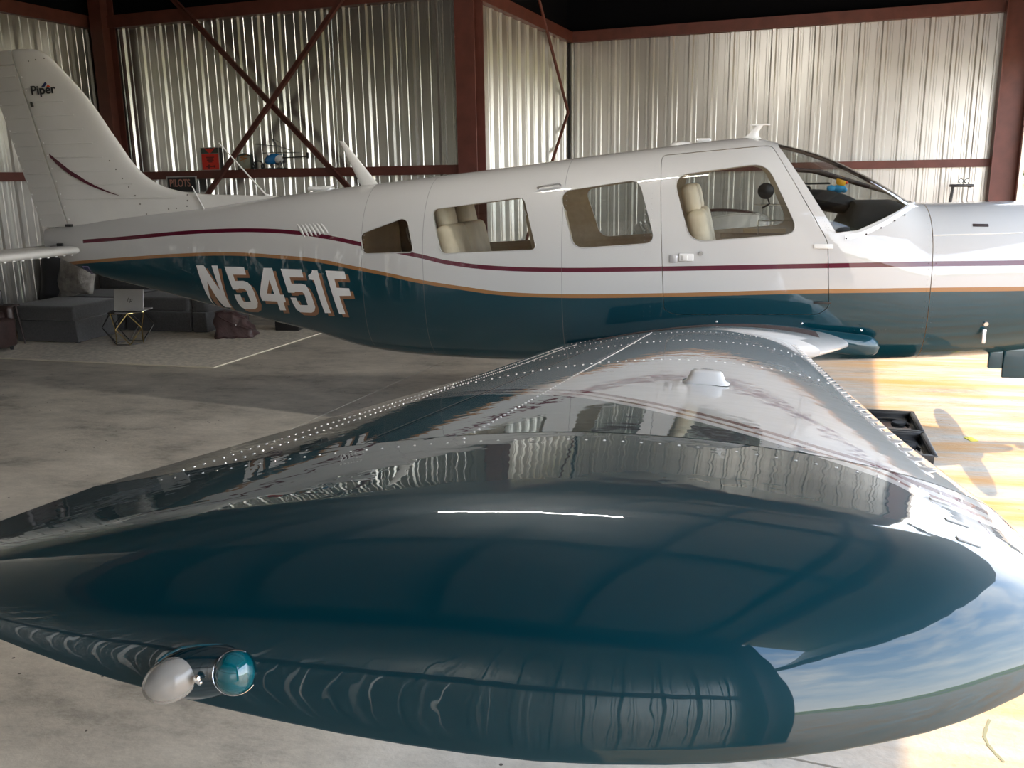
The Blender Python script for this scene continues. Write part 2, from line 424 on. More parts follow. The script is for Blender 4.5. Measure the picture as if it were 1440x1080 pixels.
# steel columns and braces
def ibeam(name, u, v, w, d, z1, rz=0, label='', nm=RED_OX, group=None):
    root = empty(name, H(u, v), HROT + rz, label=label, cat='column', group=group)
    mb = MB(); mb.box((0, -d / 2, z1 / 2), (w, .014, z1)); mb.box((0, d / 2, z1 / 2), (w, .014, z1)); mb.build('flange', nm, root)
    mb = MB(); mb.box((0, 0, z1 / 2), (.012, d - .015, z1)); mb.build('web', nm, root)
    mb = MB(); mb.box((0, 0, .01), (w + .08, d + .08, .02)); mb.build('base_plate', nm, root)
    return root
ibeam('steel_column', UM + .12, VT - .12, .24, .26, ZR - .2, 0, 'wide red oxide steel column in the middle, where the sheet wall steps back')
ibeam('steel_column', UB + .30, VT - .18, .20, .22, ZR - .2, 0, 'red oxide steel column in the corner behind the tail fin')
ibeam('steel_column', UB + .12, VT - .06, .14, .14, ZR - .2, R(90), 'slim red oxide column tight in the back corner, left of its thicker neighbour')
ibeam('steel_column', UD - .02, VW - .16, .30, .32, ZR - .2, R(90), 'heavy red oxide steel column at the far side of the hangar door')
ibeam('steel_column', UD - .02, -7.74, .30, .32, ZR - .2, R(90), 'red oxide steel column at the near side of the hangar door')
mb = MB(); mb.box(H(UD + .17, VW - .1, 2.2), (.05, .46, 4.4), HROT); tag(mb.build('trim_1', mat('cream_trim', (.80, .74, .64), .5)), kind='structure')
mb = MB(); mb.box(H(UM + .03, VW - .035, 1.95), (.035, .035, 3.9), HROT); tag(mb.build('trim_2', BLACKR), kind='structure')

def onwall(px, py, v=VT - .16):
    d = ray(px, py); n = HV; t = (H(0, v) - CAM).dot(n) / d.dot(n); return CAM + d * t
def brace(name, p, q, w, label, m=RED_OX):
    p = Vector(p); q = Vector(q); d = (q - p).normalized(); L = (q - p).length
    rt = Matrix((d, d.cross(HV).normalized(), HV)).transposed()
    mb = MB(); mb.box((p + q) / 2, (L, w, .006), rot=rt); mb.box((p + q) / 2 + rt @ Vector((0, w / 2, -.025)), (L, .006, .05), rot=rt)
    return tag(mb.build(name, m), label, 'brace')
a0, a1 = onwall(235, -10, VT - .19), onwall(492, 266, VT - .19)
b0, b1 = onwall(482, -4, VT - .22), onwall(290, 276, VT - .22)
def ext(p, q, z): t = (z - p.z) / (q.z - p.z); return p + (q - p) * t
brace('cross_brace', ext(a0, a1, 4.3), ext(a0, a1, .9), .075, 'red oxide angle brace falling from upper left to lower right across the sheet wall')
brace('cross_brace', ext(b0, b1, 4.3), ext(b0, b1, .9), .075, 'red oxide angle brace rising from lower left to upper right across the sheet wall')
def onstep(px, py, u=UM + .10):
    d = ray(px, py); t = (H(u, 0) - CAM).dot(HU) / d.dot(HU); return CAM + d * t
c0, c1 = onstep(758, 0), onstep(799, 158)
c2 = onstep(778, 222)
for p, q, lb in ((ext(c0, c1, 4.2), c1, 'thin red rod brace on the stepped-back wall, upper one'), (c1, ext(c1, c2, .6), 'thin red rod brace on the stepped-back wall, lower one')):
    mb = MB(); mb.tube(p, q, .022); tag(mb.build('rod_brace', RED_OX, smooth=True), lb, 'brace')

# tube lamps under the roof
def tube_lamp(u, v, L, label, rz=0):
    root = empty('ceiling_lamp', H(u, v, ZR - .42), HROT + rz, label=label, cat='lamp')
    mb = MB(); mb.box((0, 0, .05), (L, .12, .05), bev=.01); mb.build('housing', FIXT, root)
    mb = MB(); mb.tube((-L / 2 + .04, 0, 0), (L / 2 - .04, 0, 0), .019); mb.build('tube', TUBE, root, True)
    for s in (-1, 1):
        mb = MB(); mb.box((s * (L / 2 - .02), 0, .01), (.03, .05, .06)); mb.build('end_cap', FIXT, root)
        mb = MB(); mb.tube((s * L * .35, 0, .07), (s * L * .35, 0, .4), .006); mb.build('hanger', DARKST, root)
tube_lamp(-1.2, -1.7, 1.95, 'long fluorescent tube lamp hung under the roof over the right wing')

# outdoors beyond the door
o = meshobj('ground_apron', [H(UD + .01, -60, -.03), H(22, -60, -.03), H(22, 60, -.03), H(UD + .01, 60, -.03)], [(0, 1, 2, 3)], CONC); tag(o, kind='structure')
o = meshobj('ground_field', [(-200, -300, -.12), (400, -300, -.12), (400, 400, -.12), (-200, 400, -.12)], [(0, 1, 2, 3)], GRASS); tag(o, kind='structure')
TAXI = mat('taxiway_asphalt', (.42, .33, .23), .9, noise=(1, .15))
o = meshobj('ground_taxiway', [H(34, -200, -.06), H(48, -200, -.06), H(48, 260, -.06), H(34, 260, -.06)], [(0, 1, 2, 3)], TAXI); tag(o, kind='structure')
def tree(x, y, h, label):
    root = empty('tree', (x, y, -.12), label=label, cat='tree', group='trees beyond the airfield')
    mb = MB(); mb.tube((0, 0, 0), (0, 0, h * .5), h * .035, h * .02, 8); mb.build('trunk', DLEATH, root)
    mb = MB()
    for k in range(9):
        a = random.random() * 6.28; rr = h * (.12 + .16 * random.random())
        mb.ell((math.cos(a) * h * .2, math.sin(a) * h * .2, h * (.35 + .5 * random.random())), (rr, rr, rr * .85), 10, 7)
    mb.build('crown', TREEG, root, True)
random.seed(11)
for k in range(8):
    d = ray(1424 + k * 26, 238); t = 150 + (k % 2) * 14; q = CAM + d * (t / d.y)
    tree(q.x, q.y, 5.2 + 3.0 * random.random(), 'dark green tree in the row beyond the airfield')

# ------------------------------------------------------------------ AIRPLANE
AP = empty('airplane', (0, 0, 0), label='white and dark teal single engine airplane with registration N5451F parked in the hangar', cat='airplane')
ztop = pchip([(-5.47, 1.42), (-5.24, 1.458), (-4.82, 1.508), (-4.2, 1.562), (-3.92, 1.588), (-3.45, 1.648), (-2.9, 1.71), (-2.45, 1.752), (-2.1, 1.787), (-1.5, 1.848), (-.9, 1.912), (-.45, 1.957), (-.15, 1.987), (.06, 2.0), (.15, 1.99), (.25, 1.965), (.5, 1.895), (.72, 1.795), (.94, 1.672), (1.05, 1.598), (1.1, 1.578), (1.2, 1.572), (1.7, 1.58), (2.0, 1.55), (2.15, 1.50), (2.24, 1.40), (2.27, 1.30)])
zbot = pchip([(-5.47, 1.23), (-5.24, 1.14), (-5.03, 1.062), (-4.78, 1.004), (-4.49, .947), (-3.95, .83), (-3.45, .727), (-3.05, .65), (-2.65, .552), (-2.44, .524), (-2.1, .503), (-1.56, .495), (-.5, .505), (.1, .53), (.58, .558), (1.2, .60), (1.72, .65), (2.0, .70), (2.15, .78), (2.24, .90), (2.27, 1.0)])
halfw = pchip([(-5.47, .035), (-5.24, .075), (-4.8, .13), (-4.2, .205), (-3.45, .315), (-2.9, .41), (-2.45, .485), (-2.1, .54), (-1.6, .585), (-1.0, .61), (0, .615), (.7, .61), (1.2, .585), (1.7, .545), (2.0, .49), (2.15, .42), (2.24, .30), (2.27, .2)])
def zmid(x): return zbot(x) + (.52 if x > -2 else .52) * (ztop(x) - zbot(x))
ntop = pchip([(-5.5, 2.0), (-3.5, 2.1), (-2.2, 2.35), (-.5, 2.6), (.9, 2.6), (1.3, 2.7), (2.3, 2.2)])
NR = 96
def ring(x, off=0.0):
    zt, zb, w, zm = ztop(x) - off, zbot(x) + off, max(halfw(x) - off, .01), zmid(x)
    out = []
    for i in range(NR):
        a = 2 * math.pi * i / NR; c, s = math.cos(a), math.sin(a)
        n = ntop(x) if s >= 0 else 3.0
        y = w * math.copysign(abs(c) ** (2 / n), c); z = zm + (zt - zm if s >= 0 else zm - zb) * math.copysign(abs(s) ** (2 / n), s)
        out.append(Vector((x, y, z)))
    return out
XS = [-5.47, -5.4, -5.3] + [(-5.2 + .05 * i) for i in range(int(7.2 / .05) + 1)] + [2.05, 2.1, 2.15, 2.19, 2.22, 2.24, 2.26, 2.27]
XS = sorted(set(round(x, 4) for x in XS))
def shell(x0, x1, t, mi=(0, 1, 1), close=True, off0=0.0):
    xs = [x0] + [x for x in XS if x0 + .01 < x < x1 - .01] + [x1]
    vo, fo = loft([ring(x, off0) for x in xs]); vi, fi = loft([ring(x, off0 + t) for x in xs])
    n = len(vo); vs = vo + vi
    fs = [tuple(reversed(f)) for f in fo] + [tuple(i + n for i in f) for f in fi]; m = [mi[0]] * len(fo) + [mi[1]] * len(fi)
    k = (len(xs) - 1) * NR
    for i in range(NR):
        j = (i + 1) % NR
        fs.append((i, j, n + j, n + i)); m.append(mi[2])
        fs.append((k + j, k + i, n + k + i, n + k + j)); m.append(mi[2])
    return vs, fs, m
# outer skin for ray lookups
_v, _f = loft([ring(x) for x in XS], cap=(True, True))
SKIN = BVHTree.FromPolygons(_v, [tuple(reversed(f)) for f in _f])
def skin_px(px, py):
    d = ray(px, py).normalized(); h = SKIN.ray_cast(CAM, d)
    if h[0] is None: return atY(px, py, -.2)
    return h[0]
def skin_xz(x, z, side=-1):
    h = SKIN.ray_cast(Vector((x, side * 3, z)), Vector((0, -side, 0)))
    return (h[0], h[1]) if h[0] is not None else (Vector((x, 0, z)), Vector((0, side, 0)))

red_px = [(60, 347), (90, 342.5), (175, 335), (250, 328), (310, 324.5), (365, 324), (415, 327), (455, 332.5), (510, 344), (590, 360), (635, 370), (692, 376.5), (780, 379.5), (930, 378), (1140, 374), (1312, 371), (1438, 369.5)]
gold_px = [(62, 375), (100, 370), (175, 364), (250, 359), (325, 357), (390, 361), (440, 365.5), (490, 375), (540, 385), (597, 397), (655, 406), (705, 412.5), (780, 416), (930, 415), (1140, 410), (1312, 407.5), (1438, 406)]
def curve_pts(pxs):
    P = [skin_px(*q) for q in pxs]; P = [(p.x, p.z) for p in P]
    (xa, za), (xb, zb_) = P[-4], P[-1]; P.append((2.5, zb_ + (zb_ - za) / (xb - xa) * (2.5 - xb)))
    if P[0][0] > -5.55: P.insert(0, (-5.6, P[0][1] - .0))
    return sorted(P)
REDP, GOLDP = curve_pts(red_px), curve_pts(gold_px)
SEAMS = [atY(x, y, -.6).x for x, y in ((497, 350), (590, 350))] + [skin_px(790, 400).x, skin_px(1312, 350).x]
def build_fus(t, sp):
    X, Z = sp.outputs[0], sp.outputs[2]
    zr = fcurve(t, X, REDP, -5.6, 2.5, .8, 1.6); zg = fcurve(t, X, GOLDP, -5.6, 2.5, .8, 1.6)
    dr = mth(t, 'ABSOLUTE', mth(t, 'SUBTRACT', Z, zr)); isr = mth(t, 'LESS_THAN', dr, .0145)
    dg = mth(t, 'SUBTRACT', Z, zg); isg = mth(t, 'LESS_THAN', mth(t, 'ABSOLUTE', dg), .0125)
    ist = mth(t, 'LESS_THAN', dg, -.0125)
    ist = mth(t, 'MULTIPLY', ist, mth(t, 'GREATER_THAN', X, -5.27))
    isg = mth(t, 'MULTIPLY', isg, mth(t, 'GREATER_THAN', X, -5.27))
    isr = mth(t, 'MULTIPLY', isr, mth(t, 'GREATER_THAN', X, -5.05))
    c = mixc(t, isr, WHITE, REDC); c = mixc(t, ist, c, TEALC); c = mixc(t, isg, c, GOLDC)
    seam = None
    for s in SEAMS:
        q = mth(t, 'LESS_THAN', mth(t, 'ABSOLUTE', mth(t, 'SUBTRACT', X, s)), .0022)
        seam = q if seam is None else mth(t, 'MAXIMUM', seam, q)
    c = mixc(t, mth(t, 'MULTIPLY', seam, .55), c, (.12, .12, .12, 1))
    return c, ist
FUSP = paint('fuselage_paint', build_fus)
RIM = mat('window_rim', (.30, .27, .23), .5)
GLASS = bpy.data.materials.new('cabin_glass'); GLASS.use_nodes = True
t = GLASS.node_tree; t.nodes.clear()
GL_T = t
gl = N(t, 'ShaderNodeBsdfGlossy', i_Roughness=.02); tr = N(t, 'ShaderNodeBsdfTransparent'); tr.inputs[0].default_value = (.86, .87, .86, 1)
lw = N(t, 'ShaderNodeLayerWeight', i_Blend=.5); pw = mth(t, 'MULTIPLY', mth(t, 'POWER', lw.outputs['Facing'], 4.0), .55); fr = N(t, 'ShaderNodeMath', operation='ADD'); fr.inputs[1].default_value = .028; t.links.new(pw, fr.inputs[0]); mxs = N(t, 'ShaderNodeMixShader'); ot = N(t, 'ShaderNodeOutputMaterial')
t.links.new(fr.outputs[0], mxs.inputs[0]); t.links.new(tr.outputs[0], mxs.inputs[1]); t.links.new(gl.outputs[0], mxs.inputs[2]); t.links.new(mxs.outputs[0], ot.inputs[0])
GLASSD = GLASS.copy(); GLASSD.name = 'tinted_cabin_glass'
for n in GLASSD.node_tree.nodes:
    if n.type == 'BSDF_TRANSPARENT': n.inputs[0].default_value = (.70, .66, .60, 1)

def raw(name, vs, fs, mats, midx):
    me = bpy.data.meshes.new(name); me.from_pydata([tuple(v) for v in vs], [], fs)
    for m in mats: me.materials.append(m)
    me.polygons.foreach_set('material_index', midx); me.update()
    return bpy.data.objects.new(name, me)
def boolean(a, cutters, op):
    COL.objects.link(a)
    for c in cutters:
        COL.objects.link(c); md = a.modifiers.new('b', 'BOOLEAN'); md.operation = op; md.object = c; md.solver = 'EXACT'
    dg = bpy.context.evaluated_depsgraph_get(); dg.update()
    me = bpy.data.meshes.new_from_object(a.evaluated_get(dg))
    for c in cutters: bpy.data.objects.remove(c)
    nm = a.name; bpy.data.objects.remove(a)
    o = bpy.data.objects.new(nm, me)
    me.polygons.foreach_set('use_smooth', [True] * len(me.polygons)); me.set_sharp_from_angle(angle=R(28))
    return o
def roundpoly(P, r, seg=5):
    out = []; n = len(P)
    for i in range(n):
        p, a, b_ = Vector(P[i]), Vector(P[i - 1]), Vector(P[(i + 1) % n])
        d1 = (a - p); d2 = (b_ - p); rr = min(r, d1.length * .45, d2.length * .45)
        s, e_ = p + d1.normalized() * rr, p + d2.normalized() * rr
        for k in range(seg + 1):
            tt = k / seg; out.append(s * (1 - tt) ** 2 + p * 2 * tt * (1 - tt) + e_ * tt ** 2)
    return out
def prism(poly, y0, y1, mats, mi, name='cut'):
    n = len(poly); vs = [(p[0], y0, p[1]) for p in poly] + [(p[0], y1, p[1]) for p in poly]
    A = sum(poly[i][0] * poly[(i + 1) % n][1] - poly[(i + 1) % n][0] * poly[i][1] for i in range(n))
    fs = [tuple(range(n)), tuple(range(2 * n - 1, n - 1, -1))] + [((i + 1) % n, i, n + i, n + (i + 1) % n) for i in range(n)]
    if A < 0: fs = [tuple(reversed(f)) for f in fs]
    return raw(name, vs, fs, mats, [mi] * len(fs))
def skinpoly(pxs): return [(p.x, p.z) for p in (skin_px(*q) for q in pxs)]
WPX = [[(507, 329), (566, 307), (573.5, 311), (582, 355), (511, 357)],
       [(608, 294.5), (737.5, 277), (755, 351.5), (620.5, 357)],
       [(787.5, 269.5), (899.5, 252), (922, 342), (807, 350)],
       [(946.5, 247), (1078, 228.5), (1125, 329), (970.5, 341)]]
WR = [.035, .045, .075, .10]
WIN = [roundpoly(skinpoly(p), r_) for p, r_ in zip(WPX, WR)]
ws = skinpoly([(1095, 206), (1176, 327.5), (1206, 324), (1243, 307), (1277, 287)])
WSH = [tuple(p) for p in ws] + [(1.12, 1.60), (1.3, 1.75), (1.3, 2.3), (ws[0][0] - .02, 2.3)]
def grow(poly, d):
    c = Vector((sum(p[0] for p in poly) / len(poly), sum(p[1] for p in poly) / len(poly)))
    return [Vector(p) + (Vector(p) - c).normalized() * d for p in poly]
DOORPX = [(931.5, 219), (1085, 205), (1163.5, 340), (1165, 432), (1150, 442), (950, 442), (934, 436)]
dp = skinpoly(DOORPX); DOOR = roundpoly(dp, .03); DOORG = roundpoly([tuple(p) for p in grow(dp, .0045)], .034)
mats3 = [FUSP, LINING, RIM]
FW = skin_px(1312, 350).x
fus = raw('fuselage', *shell(-5.47, FW - .002, .028)[:2], mats3, shell(-5.47, FW - .002, .028)[2])
cut = [prism(w, -2, 2, mats3, 2) for w in WIN] + [prism(WSH, -2, 2, mats3, 2), prism(DOORG, -2, -.05, mats3, 2)]
fus = link(boolean(fus, cut, 'DIFFERENCE'), AP)
sv, sf, sm_ = shell(-1.0, 1.0, .028)
dr = raw('cabin_door', sv, sf, mats3, sm_); dr = boolean(dr, [prism(DOOR, -2, -.05, mats3, 2)], 'INTERSECT')
dr = link(boolean(dr, [prism(WIN[3], -2, -.0, mats3, 2)], 'DIFFERENCE'), AP)
# cowling
cv, cf, cm = shell(FW + .002, 2.27, .02)
cow = meshobj('engine_cowling', cv, cf, mats3, AP, True, cm, 30)
mb = MB(); rg = ring(FW - .01, .03); mb.add(rg, [tuple(range(NR))]); mb.build('firewall', DLINING, AP)
mb = MB(); rg = ring(-2.55, .03); mb.add(rg, [tuple(range(NR))]); mb.build('cabin_bulkhead', LINING, AP)
# glass panes
def pane(name, poly, y0, y1, parent, m=GLASS, off=.004, x=(-2.8, 1.0)):
    v_, f_, m_ = shell(x[0], x[1], .004, (0, 0, 0), off0=off)
    g = raw(name, v_, f_, [m], m_); g = boolean(g, [prism(poly, y0, y1, [m], 0)], 'INTERSECT')
    return link(g, parent)
for i, w in enumerate(WIN):
    xs = [p[0] for p in w]; rng = (min(xs) - .1, max(xs) + .1); g = [tuple(p) for p in grow(w, .006)]
    mm = GLASSD if i == 0 else GLASS
    pane('window_pane', g, -2, -.05, dr if i == 3 else AP, mm, x=rng)
    pane('window_pane', g, .05, 2, AP, mm, x=rng)
pane('windshield', [tuple(p) for p in WSH[:]], -2, 2, AP, GLASS, x=(0.1, 1.15), off=.006)
# dark rubber seals round the window openings (thin raised beads)
def bead(poly, r_, m, parent, name, off=.0, side=-1):
    mb = MB(); P = []
    for p in poly:
        q, n = skin_xz(p[0], p[1], side); P.append(q + n * off)
    mb.path(P + [P[0]], r_, 6); return mb.build(name, m, parent, True)
SEAL = mat('window_seal', (.40, .39, .37), .5)
for i, w in enumerate(WIN):
    bead([tuple(p) for p in w], .0035, SEAL, dr if i == 3 else AP, 'window_seal')
# windshield frame strip, lower edge
def strip_on_skin(pxs, width_px, m, name, parent, th=.003, proud=.0015):
    """band on the skin following a pixel polyline, width measured downward in the picture"""
    top = []; bot = []
    for (x, y), w in zip(pxs, width_px):
        for L_, yy in ((top, y), (bot, y + w)):
            d = ray(x, yy).normalized(); h = SKIN.ray_cast(CAM, d)
            if h[0] is None: h = (atY(x, yy, -.1), Vector((0, -.3, 1)))
            L_.append(h[0] + h[1] * (proud + th))
    vs = []; 
    n = len(top)
    vs = top + bot; fs = [(i, i + 1, n + i + 1, n + i) for i in range(n - 1)]
    return meshobj(name, vs, fs, m, parent, True)
xs_ = np.linspace(0, 1, 24)
def poly_resample(P, n):
    P = [Vector(p) for p in P]; L = [0]
    for a, b_ in zip(P[:-1], P[1:]): L.append(L[-1] + (b_ - a).length)
    out = []
    for k in range(n):
        s = L[-1] * k / (n - 1); i = max(j for j in range(len(L)) if L[j] <= s + 1e-9); i = min(i, len(P) - 2)
        out.append(P[i].lerp(P[i + 1], (s - L[i]) / (L[i + 1] - L[i])))
    return out
wl = poly_resample([(1188, 331), (1212, 326), (1245, 311), (1278, 290), (1287, 284)], 20)
strip_on_skin([tuple(p) for p in wl], [7] * 20, mat('strip_white', (.80, .80, .79), .25, coat=1), 'windshield_strip', AP)
# screws on it
for (x, y) in ((1190, 336), (1218, 330), (1239, 321), (1258, 311), (1272, 303)):
    p = skin_px(x, y); mb = MB(); mb.ell(p + Vector((0, -.006, .003)), (.005, .005, .005), 8, 5); mb.build('screw', DARKST, AP, True)
# windshield centre post and cabin tubes
mb = MB(); mb.path([Vector((x, 0, ztop(x) - .02)) for x in (.2, .4, .6, .8, 1.0, 1.07)], .012)
for s in (-1, 1): mb.path([Vector((.22, s * .40, 1.80)), Vector((.5, s * .28, 1.78)), Vector((.95, s * .03, 1.64))], .011)
mb.build('windshield_post', DARKST, AP, True)

# door line details
def surf_box(px, py, w, h, th, m, name, parent, bev=.002, rz=0):
    p = skin_px(px, py); q, n = skin_xz(p.x, p.z)
    t1 = Vector((1, 0, 0)); t1 = (t1 - n * t1.dot(n)).normalized(); t2 = n.cross(t1)
    rt = Matrix((t1, t2, n)).transposed() @ Matrix.Rotation(rz, 3, 'Z')
    mb = MB(); mb.box(q + n * (th / 2), (w, h, th), rot=rt, bev=bev); return mb.build(name, m, parent, True)
surf_box(947, 364, .048, .046, .008, ALU, 'door_latch', dr)
hp = surf_box(965, 362, .09, .048, .014, WHITEP, 'door_handle', dr, bev=.006)
surf_box(963, 362, .035, .034, .022, WHITED, 'handle_grip', dr, bev=.005)
q, n = skin_xz(skin_px(986, 356).x, skin_px(986, 356).z)
mb = MB(); mb.tube(q, q + n * .012, .012, .012, 14); mb.build('door_lock', CHROME, dr, True)
surf_box(1158, 346.5, .11, .028, .008, WHITED, 'door_hinge', AP)
surf_box(1156, 425.5, .10, .014, .008, BLACK, 'door_hinge', AP, bev=.001)
# grab handle above second window
g0, g1 = skin_px(757, 265), skin_px(788, 260)
mb = MB(); o_ = Vector((0, -.022, .008)); mb.path([g0, g0 + o_, g1 + o_, g1], .0055); mb.build('grab_handle', ALU, AP, True)
# cowl latch, oval and nose details
surf_box(1379, 317, .085, .020, .004, DARKST, 'cowl_vent', cow, bev=.0015)
q, n = skin_xz(skin_px(1386, 455).x, skin_px(1386, 455).z)
mb = MB(); mb.tube(q, q + n * .012, .013, .013, 14); mb.box(q + Vector((-.005, -.008, -.075)), (.022, .014, .085), bev=.003); mb.build('cowl_latch', ALU, cow, True)
mb = MB(); mb.box((1.78, -.35, .63), (.30, .03, .21), bev=.004); mb.box((1.59, -.34, .64), (.08, .03, .12), bev=.004); mb.build('cowl_flap', FUSP, cow, True)
# engine cowl crease (piano hinge line)
mb = MB()
for a, b_ in ((1312, 1350), (1350, 1400), (1400, 1438)):
    pa, pb = skin_px(a, 331 - (a - 1312) * .03), skin_px(b_, 331 - (b_ - 1312) * .03); mb.tube(pa, pb, .0045, .0045, 6)
mb.build('cowl_hinge', WHITED, cow, True)

# louvres
for k in range(7):
    p0, p1 = skin_px(418.5 + k * 5.4, 316 - k * .25), skin_px(428.5 + k * 5.4, 333 - k * .9)
    n = skin_xz(p0.x, p0.z)[1]
    mb = MB(); mb.ell((p0 + p1) / 2, (.0085, .011, (p1 - p0).length * .55), 10, 8, rot=(p1 - p0).to_track_quat('Z', 'Y').to_matrix()); mb.build('louvre', WHITEP, AP, True)

# rivets along fuselage seams
mb = MB()
def rivet(mb, p, n, r_=.0035, h=.0016):
    n = Vector(n).normalized(); a = n.orthogonal().normalized(); b_ = n.cross(a)
    vs = [p + (a * math.cos(k * math.pi / 3) + b_ * math.sin(k * math.pi / 3)) * r_ for k in range(6)]
    vs += [p + n * h * .8 + (a * math.cos(k * math.pi / 3) + b_ * math.sin(k * math.pi / 3)) * r_ * .6 for k in range(6)]; vs.append(p + n * h)
    fs = [(k, (k + 1) % 6, 6 + (k + 1) % 6, 6 + k) for k in range(6)] + [(6 + k, 6 + (k + 1) % 6, 12) for k in range(6)]
    mb.add(vs, fs)
for s in SEAMS + [-.52, -4.6, -4.0]:
    for dx in (-.02, .02):
        z = zbot(s) + .1
        while z < ztop(s) - .05:
            q, n = skin_xz(s + dx, z); rivet(mb, q, n); z += .032
def inwin(x, z): 
    return any(min(p[0] for p in w) - .01 < x < max(p[0] for p in w) + .01 and min(p[1] for p in w) - .005 < z < max(p[1] for p in w) + .005 for w in WIN)
for w in WIN[1:3]:
    g = grow(w, .035)
    for a, b_ in zip(g, g[1:] + g[:1]):
        m_ = max(1, int((b_ - a).length / .03))
        for k in range(m_):
            p = a.lerp(b_, k / m_); q, n = skin_xz(p.x, p.y); rivet(mb, q, n, .003)
for x in np.arange(-4.9, 1.1, .035):
    for z in (zbot(x) + .26,):
        q, n = skin_xz(x, z); rivet(mb, q, n, .003)
for k in range(26):    # beside the windshield post
    for off in (0, 5):
        q = skin_px(1099 + k * 2.9 - off, 220 + k * 4.3 + 1); n = skin_xz(q.x, q.z)[1]; rivet(mb, q, n, .003)
o = mb.build('fuselage_rivets', FUSP, AP, True, sharp=60); o['kind'] = 'stuff'

# registration letters
def decal(polys, m, name, parent, off=.0016, hole=None):
    bm = bmesh.new()
    loops = [polys] + ([hole] if hole else [])
    edges = []
    for lp in loops:
        vs = [bm.verts.new((p[0], 0, p[1])) for p in lp]
        for i in range(len(vs)): edges.append(bm.edges.new((vs[i], vs[(i + 1) % len(vs)])))
    bmesh.ops.triangle_fill(bm, edges=edges, use_beauty=True, use_dissolve=False)
    if hole:
        def inside(pt, poly):
            c = False; n = len(poly)
            for i in range(n):
                (x1, y1), (x2, y2) = poly[i], poly[(i + 1) % n]
                if (y1 > pt[1]) != (y2 > pt[1]) and pt[0] < (x2 - x1) * (pt[1] - y1) / (y2 - y1) + x1: c = not c
            return c
        bad = [f for f in bm.faces if inside((f.calc_center_median().x, f.calc_center_median().z), [tuple(h) for h in hole])]
        bmesh.ops.delete(bm, geom=bad, context='FACES')
    xs = [v.co.x for v in bm.verts]; zs = [v.co.z for v in bm.verts]
    for x in np.arange(min(xs), max(xs), .05):
        bmesh.ops.bisect_plane(bm, geom=bm.verts[:] + bm.edges[:] + bm.faces[:], plane_co=(x, 0, 0), plane_no=(1, 0, 0))
    for z in np.arange(min(zs), max(zs), .02):
        bmesh.ops.bisect_plane(bm, geom=bm.verts[:] + bm.edges[:] + bm.faces[:], plane_co=(0, 0, z), plane_no=(0, 0, 1))
    for v in bm.verts:
        q, n = skin_xz(v.co.x, v.co.z); v.co = q + n * off
    for f in bm.faces:
        f.normal_update(); f.smooth = True
        if f.normal.y > 0: f.normal_flip()
    me = bpy.data.meshes.new(name); bm.to_mesh(me); bm.free(); me.materials.append(m)
    return link(bpy.data.objects.new(name, me), parent)
L1 = lambda P: [(270 + x / 12, 360 + y / 12) for x, y in P]
L2 = lambda P: [(385 + x / 12, 365 + y / 12) for x, y in P]
CH = [(L1([(75,155),(200,155),(490,590),(335,160),(435,160),(675,862),(565,858),(262,425),(415,845),(330,840)]), None),
 (L1([(552,178),(880,185),(918,315),(697,312),(730,420),(870,418),(940,440),(1000,500),(1050,600),(1115,780),(1110,860),(1060,893),(900,888),(840,860),(790,800),(750,730),(718,648),(820,650),(845,720),(880,768),(1000,768),(925,585),(880,550),(795,545),(785,565),(695,562)]), None),
 (L1([(1212,200),(1355,200),(1495,650),(1555,652),(1592,775),(1550,778),(1592,912),(1492,912),(1445,765),(1190,750),(1150,640)]), L1([(1308,400),(1395,638),(1270,632)])),
 (L2([(122,155),(470,165),(505,300),(270,296),(305,408),(470,408),(540,425),(590,500),(640,600),(705,800),(690,870),(640,895),(450,885),(390,840),(340,760),(285,638),(380,642),(410,710),(450,765),(580,768),(525,590),(490,550),(440,540),(365,540),(355,558),(250,555)]), None),
 (L2([(650,178),(740,180),(970,900),(868,900),(680,345),(605,335),(585,265),(625,240),(648,205)]), None),
 (L2([(875,183),(1195,200),(1230,330),(1025,325),(1065,475),(1275,485),(1310,610),(1110,612),(1215,918),(1110,915)]), None)]
for P, Hh in CH:
    sh = lambda Q: [(x + 5.2, y + 4.4) for x, y in Q]
    decal(skinpoly(sh(P)), LETTER_B, 'letter_shadow', AP, .0016, skinpoly(sh(Hh)) if Hh else None)
for P, Hh in CH:
    decal(skinpoly(P), LETTER_W, 'registration_letter', AP, .0034, skinpoly(Hh) if Hh else None)
# small data plate sticker near the tail
decal(skinpoly([(100, 376), (111, 376), (116, 389), (104, 389)]), mat('sticker_violet', (.25, .22, .42), .4), 'sticker', AP)
decal(skinpoly([(101.5, 377.5), (110, 377.5), (114, 387.5), (105, 387.5)]), mat('sticker_navy', (.02, .025, .10), .4), 'sticker_field', AP, .003)

# ---- wing
AUP = [(0, 0), (.5, 1.27), (1.25, 1.97), (2.5, 2.8), (5, 4.0), (10, 5.7), (15, 6.9), (20, 7.8), (30, 9.0), (40, 9.4), (50, 8.9), (60, 7.8), (70, 6.3), (80, 4.3), (90, 2.2), (100, .12)]
ALO = [(0, 0), (.5, 1.02), (1.25, 1.45), (2.5, 1.9), (5, 2.5), (10, 3.4), (15, 4.0), (20, 4.4), (30, 4.95), (40, 5.05), (50, 4.7), (60, 3.8), (70, 2.8), (80, 1.6), (90, .7), (100, .12)]
def sq(tab): return pchip([(math.sqrt(a / 100), b_ / 100) for a, b_ in tab])
fu, fl_ = sq(AUP), sq(ALO)
XTE0 = -1.05
def xte(ay): return -1.05 - .13 * max(0, min(1, (ay - 2.6) / 2.27))
def xle(ay):
    if ay < 1.30: return .74 - (.74 - .47) * max(ay - .55, 0) / .75
    return .385 + .03 * max(0, min(1, (ay - 4.0) / .95)) ** 1.5
def lez(ay): return .738 + (ay - .6) * .116
